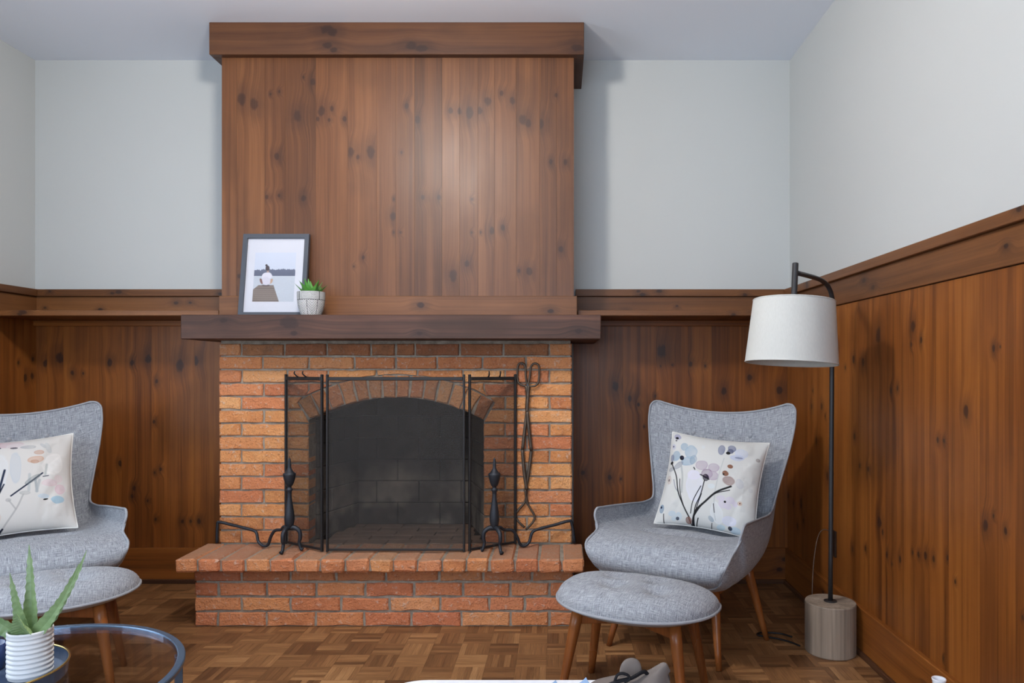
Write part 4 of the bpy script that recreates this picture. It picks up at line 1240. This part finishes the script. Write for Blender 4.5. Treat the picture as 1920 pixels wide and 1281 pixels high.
for w, q in ((13, [(235, 540), (205, 700), (190, 780)]), (9, [(155, 695), (120, 800), (104, 940)]), (9, [(232, 690), (190, 800), (148, 910)]), (12, [(130, 450), (60, 560), (0, 680), (-60, 800)]), (13, [(110, 260), (95, 400), (40, 590)]),
             (10, [(550, 575), (440, 680), (290, 812)]), (6, [(555, 612), (604, 604)]), (11, [(215, 1148), (165, 1208)]), (14, [(50, 1090), (0, 1190)]), (9, [(-20, 900), (30, 1020)])):
    P.stroke(q, w, rgb(66, 68, 78), 0.9)
P.blob(470, 640, 80, 22, rgb(130, 134, 134), 0.6, -38)
Mx = Matrix.Translation((-2.348, -0.86, 0.66)) @ Matrix.Rotation(R(30), 4, 'Z') @ Matrix.Rotation(R(-27), 4, 'X') @ Matrix.Rotation(R(-4), 4, 'Y')
make_cushion('throw_cushion', P, 0.445, 0.15, 'cream cushion with grey and pink watercolour flowers, in the armchair behind the coffee table', Mx, rgb(204, 199, 193))

# ------------------------------------------------------------------ floor lamp
lp = tag(empty('floor_lamp', (1.122, -0.983, 0)), 'arched black floor lamp with white drum shade and weathered log base', 'lamp')
prof = [(0.098, 0.0), (0.1005, 0.004), (0.1005, 0.203), (0.0985, 0.207)]
v, f = lathegeo(prof, 40); mk('log_base', v, f, W_LOG, lp)
v, f = lathegeo([(0.026, 0.207), (0.026, 0.210), (0.020, 0.2125)], 24); mk('flange', v, f, BLACKMETAL, lp)
zA = 1.532
pp = [(0, 0, 0.21), (0.004, 0, 0.8), (0.008, 0, 1.40)]
pole = list(np.linspace(pp[0], pp[2], 8)) + list(spline([(0.008, 0, 1.40), (0.006, -0.004, 1.455), (-0.012, -0.022, 1.495), (-0.045, -0.055, 1.518), (-0.10, -0.115, 1.528), (-0.232, -0.262, 1.531)], 6))[1:]
v, f = tubegeo(pole, 0.0095, 12); mk('pole', v, f, BLACKMETAL, lp, smooth=True)
hd = Matrix.Translation((-0.2375, -0.268, 0)) @ Matrix.Translation((0, 0, 1.45)) @ Matrix.Rotation(R(3.4), 4, 'Y') @ Matrix.Rotation(R(-2.8), 4, 'X') @ Matrix.Translation((0, 0, -1.45))


def hm(v): return [tuple(hd @ Vector(p)) for p in v]


v, f = lathegeo([(0.011, 1.43), (0.0115, 1.565), (0.010, 1.567)], 16); mk('stem', hm(v), f, BLACKMETAL, lp, smooth=False)
v, f = lathegeo([(0.019, 1.405), (0.0195, 1.435), (0.0135, 1.439)], 18); mk('socket_cap', hm(v), f, BLACKMETAL, lp)
rt, rb_, zt_, zb_ = 0.148, 0.168, 1.421, 1.188
v1, f1 = lathegeo([(rb_, zb_), (rt, zt_)], 48, cap_bottom=False, cap_top=False)
sh = mk('shade', hm(v1), f1, SHADE, lp, smooth=True)
v2, f2 = lathegeo([(rb_ - .003, zb_), (rt - .003, zt_ - .002), (0.02, zt_ - .003)], 48, cap_bottom=False, cap_top=False)
mk('lining', hm(v2), [q[::-1] for q in f2], SHADE_IN, sh, smooth=False)
for r_, z_ in ((rb_ - 0.001, zb_), (rt - 0.001, zt_)):
    v, f = tubegeo([(r_ * math.cos(a), r_ * math.sin(a), z_) for a in np.linspace(0, 2 * math.pi, 48, endpoint=False)], 0.0028, 6, closed=True)
    mk('rim', hm(v), f, SHADE, sh, smooth=True)
v, f = lathegeo([(0.012, 1.30), (0.028, 1.27), (0.030, 1.25), (0.02, 1.225), (0.004, 1.215)], 16); mk('bulb', hm(v), f, POTWHITE, lp, smooth=True)

cd = spline([(1.243, -0.69, 0.42), (1.20, -0.70, 0.44), (1.165, -0.72, 0.41), (1.135, -0.75, 0.30), (1.11, -0.80, 0.14), (1.10, -0.84, 0.012), (1.09, -0.875, 0.004), (1.10, -0.90, 0.004)], 8)
v, f = tubegeo(cd, 0.0022, 6)
tag(mk('lamp_cord', v, f, CORD, smooth=True), 'thin brown cord from the wall outlet down behind the log base', 'cord')
cd = spline([(1.01, -0.84, 0.006), (0.97, -0.80, 0.006), (0.89, -0.79, 0.006), (0.87, -0.82, 0.006), (0.94, -0.86, 0.006), (0.985, -0.90, 0.006), (1.01, -0.94, 0.006)], 8)
v, f = tubegeo(cd, 0.004, 6)
tag(mk('extension_cord', v, f, CORDBLK, smooth=True), 'short black cord lying on the parquet beside the log base', 'cord')

ol = tag(empty('wall_outlet', (1.25, -0.682, 0.376)), 'dark brown wall outlet behind the lamp pole', 'outlet')
box('cover_plate', -0.008, 0, -0.038, 0.038, -0.059, 0.059, OUTLET, ol, c=0.002)
for dz in (-0.024, 0.024):
    box('socket', -0.011, -0.007, -0.016, 0.016, dz - 0.014, dz + 0.014, OUTLETIN, ol, c=0.003)

# ------------------------------------------------------------------ framed picture on the mantel
MT = 1.4172
fw, fh = 0.322, 0.414
t = tag(empty('framed_picture', (-1.385, -0.476, MT)), 'charcoal framed photograph of a person seated on a lake dock, leaning on panelling', 'picture')
t.rotation_euler = (R(-9), 0, 0)
mb = MB()
bw = 0.021
poly_o = [(-fw / 2, 0), (fw / 2, 0), (fw / 2, fh), (-fw / 2, fh)]
poly_i = [(-fw / 2 + bw, bw), (fw / 2 - bw, bw), (fw / 2 - bw, fh - bw), (-fw / 2 + bw, fh - bw)]
V = [(x, -0.02, z) for x, z in poly_o] + [(x, -0.02, z) for x, z in poly_i] + [(x, 0.0, z) for x, z in poly_o] + [(x, -0.008, z) for x, z in poly_i]
F_ = []
for i in range(4):
    j = (i + 1) % 4
    F_ += [(i, j, j + 4, i + 4), (i, i + 8, j + 8, j), (i + 4, j + 4, j + 12, i + 12)]
F_.append((8, 11, 10, 9))
mk('frame', V, F_, FRAMEMAT, t)
box('mat_board', -fw / 2 + bw * .8, fw / 2 - bw * .8, -0.009, -0.002, bw * .8, fh - bw * .8, MATBOARD, t)
NPX, NPY = 121, 146
P = Print(NPX, NPY, rgb(205, 211, 222), [(395, 335), (780, 335), (775, 802), (388, 802)])
P.c = P.c * (1 - 0.10 * P.v[..., None]) + 0.02
tre = 492 + 16 * P.g + 3 * np.sin(P.x * 0.31) + 3 * np.sin(P.x * 0.13)
P.blend(((P.y > tre) & (P.y < 558)).astype(float), rgb(104, 108, 124)); P.blend(((P.y > 525) & (P.y < 558)).astype(float) * 0.35, rgb(88, 92, 110))
P.blend((P.y >= 558).astype(float), rgb(198, 203, 208))
P.blend(((P.y >= 570) & (np.sin(P.y * 0.55 + 6 * P.g) > 0.6)).astype(float) * 0.35, rgb(164, 172, 180))
dk = (P.y > 646) & (P.x < 580 + (P.y - 646) * 0.375) & (P.x > 440 - (P.y - 646) * 1.25)
P.blend(dk.astype(float), rgb(138, 124, 112)); P.blend((dk & (np.sin((P.y - 646) ** 0.86 * 0.72) > 0.78)).astype(float) * 0.7, rgb(84, 74, 68))
P.blob(463, 610, 13, 32, rgb(132, 96, 86), 1.5, -20, soft=0.3); P.blob(556, 608, 13, 26, rgb(190, 156, 128), 1.5, 20, soft=0.3)
P.blob(510, 648, 45, 10, rgb(92, 76, 76), 0.9, soft=0.3)
P.blob(512, 560, 46, 40, rgb(222, 218, 224), 1.6, soft=0.2); P.blob(510, 605, 40, 42, rgb(212, 208, 216), 1.6, soft=0.2)
P.blob(520, 515, 12, 14, rgb(190, 160, 140), 0.9, soft=0.3); P.blob(516, 486, 21, 24, rgb(70, 58, 58), 1.6, soft=0.25); P.blob(504, 458, 11, 11, rgb(64, 54, 54), 1.6, soft=0.3)
x0_, x1_, z0_, z1_ = -0.10, 0.1, 0.075, 0.322
V = np.stack([x0_ + (x1_ - x0_) * P.u, np.full(P.u.shape, -0.0096), z1_ + (z0_ - z1_) * P.v], -1).reshape(-1, 3)
mk('photograph', V, gridfaces(NPY, NPX, flip=True), PHOTOMAT, t, col=P.c.reshape(-1, 3))
box('glass', -fw / 2 + bw, fw / 2 - bw, -0.0125, -0.0115, bw, fh - bw, PICGLASS, t)

# ------------------------------------------------------------------ potted succulent on the mantel
t = tag(empty('potted_succulent', (-1.168, -0.565, MT)), 'small green succulent in a black and white chevron pot on the mantel', 'plant')
nA, nZ = 320, 140
rp = [(0.0, .043), (.06, .047), (.2, .053), (.4, .0595), (.6, .0625), (.8, .0635), (1.0, .0635)]
hgt = 0.112
zs = np.linspace(0, 1, nZ)
rr = np.interp(zs, [a[0] for a in rp], [a[1] for a in rp])
V = []; Cc = []
for i in range(nZ):
    for k in range(nA):
        a = 2 * math.pi * k / nA
        V.append((rr[i] * math.cos(a), rr[i] * math.sin(a), zs[i] * hgt))
        u = (a / (2 * math.pi) * 8) % 1
        if zs[i] > 0.645:
            ln = zs[i] < 0.665
            sp = rng.random()
            c = 0.03 if ln or abs(u - 0.2) < 0.035 and int(a / (2 * math.pi) * 8) % 2 else (0.22 + 0.35 * sp)
        else:
            zz = (zs[i] / 0.645 * 10 + abs(u - 0.5) * 4.4) % 1
            c = 0.02 if zz < 0.42 or u < 0.045 else 0.78
        Cc.append((c, c, c * 0.98))
F_ = gridfaces(nZ, nA, wrap=True) + [tuple(range(nA - 1, -1, -1))]
b = len(V)
for r_, z_ in ((0.0595, hgt), (0.0585, hgt - 0.01), (0.0, hgt - 0.01)):
    for k in range(nA):
        a = 2 * math.pi * k / nA
        V.append((r_ * math.cos(a), r_ * math.sin(a), z_)); Cc.append((0.45, 0.44, 0.42) if r_ > 0.058 else (0.25, 0.22, 0.2))
F_ += gridfaces(4, nA, off=b - nA, wrap=True)
mk('pot', V, F_, POTPRINT, t, smooth=False, col=np.array(Cc))
for k in range(9):
    a = k * 0.7; r_ = 0.046
    v, f = lathegeo([(0.002, -0.004), (0.006, 0), (0.004, 0.004), (0.001, 0.005)], 7)
    mk('pebble', v, f, PEBBLEW, t, loc=(r_ * math.cos(a), r_ * math.sin(a), hgt - 0.007), smooth=True)


def leafgeo(base, tip, w, bulge, sag, nseg=8, th=0.3):
    base = np.array(base, float); tip = np.array(tip, float)
    d = tip - base; L = np.linalg.norm(d)
    mid = (base + tip) / 2 + np.array([0, 0, sag])
    pts = [(1 - s) ** 2 * base + 2 * s * (1 - s) * mid + s * s * tip for s in np.linspace(0, 1, nseg)]
    side = np.cross(d, [0, 0, 1.0]); side = side / max(np.linalg.norm(side), 1e-6)
    if np.linalg.norm(np.cross(d / L, [0, 0, 1.0])) < 0.05: side = np.array([1.0, 0, 0])
    V = []; F_ = []
    for s, p in zip(np.linspace(0, 1, nseg), pts):
        wd = w * ((1 - s) ** 0.75) * (0.75 + bulge * math.sin(math.pi * min(s * 1.3, 1))) + 0.0004
        nrm = np.cross(side, d / L)
        V += [p - side * wd, p + nrm * wd * th * 0.3, p + side * wd, p - nrm * wd * th * 1.6]
    for i in range(nseg - 1):
        for k in range(4):
            k2 = (k + 1) % 4
            F_.append((i * 4 + k, i * 4 + k2, i * 4 + 4 + k2, i * 4 + 4 + k))
    F_.append((3, 2, 1, 0)); F_.append(tuple((nseg - 1) * 4 + k for k in range(4)))
    return V, F_


for ring, (cnt, rad, hh, w, a0) in enumerate(((6, 0.080, 0.050, 0.024, 0.2), (5, 0.055, 0.070, 0.022, 0.7), (3, 0.024, 0.074, 0.015, 0.3))):
    for k in range(cnt):
        a = a0 + 2 * math.pi * k / cnt
        q = rad * random.uniform(0.9, 1.08)
        v, f = leafgeo((0.008 * math.cos(a), 0.008 * math.sin(a), hgt - 0.012), (q * math.cos(a), q * math.sin(a), hgt - 0.01 + hh * random.uniform(0.85, 1.05)), w, 0.5, -0.006)
        mk('leaf', v, f, SUCC, t, smooth=False)

# ------------------------------------------------------------------ glass coffee table with tray and aloe
TX, TY, TR_, TZ = -1.286, -2.3185, 0.3865, 0.45
t = tag(empty('coffee_table', (TX, TY, 0)), 'round smoked glass coffee table with a blue-black metal rim and legs', 'table')
ringp = [(TR_ - 0.018, TZ - 0.012), (TR_ - 0.002, TZ - 0.012), (TR_, TZ - 0.010), (TR_, TZ - 0.001), (TR_ - 0.002, TZ + 0.001), (TR_ - 0.016, TZ + 0.001), (TR_ - 0.018, TZ - 0.001)]
V = []; nA = 96
for r_, z_ in ringp: V += [(r_ * math.cos(2 * math.pi * k / nA), r_ * math.sin(2 * math.pi * k / nA), z_) for k in range(nA)]
F_ = gridfaces(len(ringp), nA, wrap=True) + [((len(ringp) - 1) * nA + k, (len(ringp) - 1) * nA + (k + 1) % nA, (k + 1) % nA, k) for k in range(nA)]
mk('rim', V, F_, TABLEMETAL, t)
v, f = lathegeo([(TR_ - 0.0182, TZ - 0.010), (TR_ - 0.0182, TZ - 0.002)], 96); mk('glass_top', v, f, GLASS, t)
for a in (R(31), R(121), R(211), R(301)):
    v, f = boxgeo(TR_ - 0.024, TR_ - 0.006, -0.013, 0.013, 0.0, TZ - 0.0115, 0.0015)
    mk('leg', v, f, TABLEMETAL, t, rot=(0, 0, a))
rg = [((TR_ - 0.015) * math.cos(2 * math.pi * k / 72), (TR_ - 0.015) * math.sin(2 * math.pi * k / 72), 0.10) for k in range(72)]
v, f = tubegeo(rg, 0.008, 6, closed=True); mk('lower_ring', v, f, TABLEMETAL, t, smooth=True)

YX, YY = -1.30, -2.331
t = tag(empty('serving_tray', (YX, YY, TZ + 0.001)), 'round dark blue tray with a thin brass rim on the glass table', 'tray')
v, f = lathegeo([(0.150, 0.0), (0.1575, 0.004), (0.1605, 0.032), (0.1585, 0.032), (0.155, 0.006), (0.002, 0.005)], 64, cap_top=False); mk('tray_dish', v, f, TRAYMAT, t, smooth=False)
rg = [(0.1605 * math.cos(2 * math.pi * k / 80), 0.1605 * math.sin(2 * math.pi * k / 80), 0.034) for k in range(80)]
v, f = tubegeo(rg, 0.0028, 6, closed=True); mk('brass_rim', v, f, BRASS, t, smooth=True)

AX, AY, AZ0 = -1.224, -2.292, TZ + 0.0065
t = tag(empty('potted_aloe', (AX, AY, AZ0)), 'spiky aloe plant in a ribbed white pot standing on the tray', 'plant')
prof = [(0.0386, 0.0), (0.0428, 0.003)]
for k in range(9):
    z_ = 0.006 + k * 0.0108
    prof += [(0.0405, z_), (0.0452, z_ + 0.003), (0.0454, z_ + 0.006), (0.0437, z_ + 0.0095)]
prof += [(0.0451, 0.104), (0.0451, 0.1085), (0.0432, 0.110), (0.0414, 0.1085), (0.0405, 0.095), (0.0002, 0.095)]
v, f = lathegeo(prof, 56, cap_top=False); mk('pot', v, f, POTWHITE, t, smooth=True)
v, f = lathegeo([(0.0404, 0.090), (0.0404, 0.0965), (0.03, 0.098), (0.001, 0.098)], 32); mk('soil', v, f, SOIL, t)
for k in range(16):
    a = random.uniform(0, 6.28); r_ = random.uniform(0.02, 0.034); s_ = random.uniform(0.7, 1.4)
    v, f = lathegeo([(0.001, -0.003), (0.005, -0.001), (0.006, 0.001), (0.003, 0.0045), (0.0005, 0.005)], 8)
    mk('pebble', [(p[0] * s_, p[1] * s_ * 0.8, p[2] * s_) for p in v], f, PEBBLE if k % 2 else PEBBLEW, t, loc=(r_ * math.cos(a), r_ * math.sin(a), 0.099), smooth=True)


def aloe_leaf(base, tip, w, bow):
    """three-sided tapering leaf with teeth on both margins"""
    base = np.array(base, float); tip = np.array(tip, float)
    d = tip - base
    ctl = (base + tip) / 2 + np.array(bow)
    n_ = 22
    S = np.linspace(0, 1, n_)
    pts = [(1 - s) ** 2 * base + 2 * s * (1 - s) * ctl + s * s * tip for s in S]
    side = np.cross(d, [0, -1.0, 0.25]); side /= np.linalg.norm(side)
    nrm = np.cross(side, d); nrm /= np.linalg.norm(nrm)
    if nrm[1] > 0: nrm = -nrm
    V = []; F_ = []
    for i, (s, p) in enumerate(zip(S, pts)):
        wd = 1.3 * w * (1 - s ** 1.6) ** 0.9 * (0.9 + 0.25 * math.sin(math.pi * min(1, s * 2.2))) + 0.0006
        tooth = 0.0024 if i % 2 and s < 0.9 else 0.0
        V += [p - side * (wd + tooth) + nrm * wd * 0.25, p - nrm * wd * 0.15, p + side * (wd + tooth) + nrm * wd * 0.25, p + side * wd * 0.5 - nrm * wd * 0.55, p - nrm * wd * 0.75, p - side * wd * 0.5 - nrm * wd * 0.55]
    for i in range(n_ - 1):
        for k in range(6):
            k2 = (k + 1) % 6
            F_.append((i * 6 + k, i * 6 + k2, i * 6 + 6 + k2, i * 6 + 6 + k))
    F_.append((5, 4, 3, 2, 1, 0)); F_.append(tuple((n_ - 1) * 6 + k for k in range(6)))
    return V, F_


K_ = 1 / 806
def LP(px, py, dy=0.0): return ((px - 62) * K_, dy, 0.5615 - (py - 1180) * K_ - AZ0)
for b_, tp, w, bow in ((LP(61, 1186, .004), LP(42, 1025, .03), .011, (.004, .0, .0)), (LP(54, 1186, -.006), LP(36, 1068, -.02), .010, (.010, -.01, -.01)), (LP(66, 1190, -.02), LP(66, 1134, -.05), .0155, (.0, -.012, .004)),
                       (LP(76, 1186, .008), LP(157, 1034, .02), .0085, (.012, .0, -.02)), (LP(73, 1188, -.01), LP(161, 1052, -.015), .0105, (.014, .0, -.022)), (LP(50, 1188, -.01), LP(-22, 1112, -.04), .0115, (.0, -.01, -.004))):
    v, f = aloe_leaf(b_, tp, w, bow)
    mk('leaf', v, f, ALOE, t, smooth=False)

t = tag(empty('blue_cup', (-1.347, -2.259, TZ + 0.0065)), 'small navy blue cup on the round tray at the photo edge', 'cup')
v, f = lathegeo([(0.028, 0), (0.032, 0.003), (0.034, 0.06), (0.032, 0.06), (0.030, 0.04), (0.002, 0.038)], 28, cap_top=False); mk('cup', v, f, NAVY, t, smooth=True)

# ------------------------------------------------------------------ near foreground, cut by the lower photo edge
WT = 0.45
t = tag(empty('side_table', (-0.08, -2.56, 0)), 'white lacquered table whose far edge shows at the bottom of the photo', 'table')
mb = MB()
oc = []
for cx, cy, a0 in ((0.22, 0.16, 0), (-0.22, 0.16, 90), (-0.22, -0.16, 180), (0.22, -0.16, 270)):
    oc += [(cx + 0.1 * math.cos(R(a0 + q)), cy + 0.1 * math.sin(R(a0 + q))) for q in range(0, 91, 10)]
n = len(oc)
V = [(x, y, WT - 0.03) for x, y in oc] + [(x, y, WT) for x, y in oc]
F_ = [tuple(range(n - 1, -1, -1)), tuple(range(n, 2 * n))] + [(i, (i + 1) % n, (i + 1) % n + n, i + n) for i in range(n)]
mk('table_top', V, F_, WHITE, t)
for sx in (-1, 1):
    for sy in (-1, 1):
        v, f = tubegeo(np.linspace((sx * .2, sy * .14, WT - .03), (sx * .24, sy * .18, 0.0), 4), [0.018, 0.016, 0.014, 0.011], 10)
        mk('leg', [(p[0], p[1], max(p[2], 0)) for p in v], f, WHITE, t, smooth=True)

bg = tag(empty('fabric_bag', (0.11, -2.36, WT)), 'slumped grey fabric bag with a black strap at the bottom photo edge', 'bag')


def slab(name, pts, th, mat, parent):
    """a folded flap: quad strip with thickness"""
    P_ = np.array(pts, float)
    V = []; F_ = []
    for r_ in P_:
        V += [tuple(r_[0]), tuple(r_[1])]
    n_ = len(P_)
    V += [(x, y + th, z - th * 0.3) for x, y, z in V]
    for i in range(n_ - 1):
        a, b, c, d = 2 * i, 2 * i + 1, 2 * i + 3, 2 * i + 2
        F_ += [(a, b, c, d), (d + 2 * n_, c + 2 * n_, b + 2 * n_, a + 2 * n_), (a, d, d + 2 * n_, a + 2 * n_), (b, b + 2 * n_, c + 2 * n_, c)]
    F_ += [(0, 2 * n_, 2 * n_ + 1, 1), (2 * n_ - 2, 2 * n_ - 1, 4 * n_ - 1, 4 * n_ - 2)]
    o = mk(name, V, F_, mat, parent, smooth=True)
    md = o.modifiers.new('soft', 'SUBSURF'); md.levels = 2; md.render_levels = 2
    return o


KB = 1 / 830
def G(px, py, dy=0.0): return ((px - 1139.3) * KB, dy, (1281 - py) * KB + 0.004)
xs_ = [1098, 1108, 1122, 1140, 1160, 1180, 1198, 1212, 1226, 1238, 1246, 1251]
hs_ = [1279, 1272, 1266, 1264, 1261, 1257, 1254, 1250, 1241, 1231, 1229, 1246]
ds_ = [.012, .03, .04, .045, .05, .05, .045, .04, .03, .02, .013, .006]
V = []; nS = 12
for x_, h_, d_ in zip(xs_, hs_, ds_):
    for k in range(nS):
        a = math.pi * k / (nS - 1)
        c = G(x_, h_)
        V.append((c[0] + 0.004 * math.sin(5 * a + x_), -d_ * math.cos(a) * (1 + .12 * math.sin(x_ * .2 + 3 * a)), 0.001 + c[2] * math.sin(a) ** 0.7))
o = mk('bag_body', V, gridfaces(len(xs_), nS, flip=True), GREYFELT, bg, smooth=True)
md = o.modifiers.new('soft', 'SUBSURF'); md.levels = 1; md.render_levels = 2
slab('bag_flap', [(G(1160, 1238, .015), G(1158, 1272, .0)), (G(1176, 1226, .02), G(1176, 1272, .0)), (G(1192, 1226, .02), G(1194, 1272, .0)), (G(1204, 1238, .02), G(1204, 1272, .0))], 0.012, GREYFELT, bg)
v, f = tubegeo(spline([G(1125, 1268, -.03), G(1150, 1256, -.03), G(1180, 1250, -.025), G(1203, 1244, -.01), G(1212, 1252, -.005)], 5), 0.0045, 6); mk('strap', v, f, BLACKSTRAP, bg, smooth=True)
v, f = tubegeo(spline([G(1147, 1260, -.03), G(1153, 1244, -.03), G(1162, 1240, -.03), G(1172, 1243, -.03), G(1176, 1250, -.03), G(1166, 1256, -.03)], 5), 0.0032, 6); mk('strap', v, f, BLACKSTRAP, bg, smooth=True)
lf = tag(empty('leaf_sprig', (-0.01, -2.35, WT)), 'three small blue-grey leaves lying beside the grey bag', 'leaves')
for px, py, w, l in ((1037, 1272, .013, .03), (1094, 1267, .016, .035), (1110, 1274, .014, .03)):
    c = np.array([(px - 1039.7) * KB, 0, 0.0])
    v, f = leafgeo(c + [0, 0, 0.0], c + [0.006, 0.030, (1281 - py) * KB - 0.002], w, 0.6, 0.0, 7, 0.3)
    mk('leaf', v, f, BLUELEAF, lf)

t = tag(empty('white_vase', (1.158, -1.765, 0)), 'small glossy white vase whose rounded lip shows low before the panelled wall', 'vase')
v, f = lathegeo([(0.035, 0), (0.045, 0.005), (0.052, 0.05), (0.045, 0.10), (0.022, 0.15), (0.017, 0.19), (0.0185, 0.215), (0.021, 0.2225), (0.0195, 0.2245), (0.016, 0.221), (0.013, 0.20), (0.001, 0.19)], 28, cap_top=False)
mk('body', v, f, WHITE, t, smooth=True)
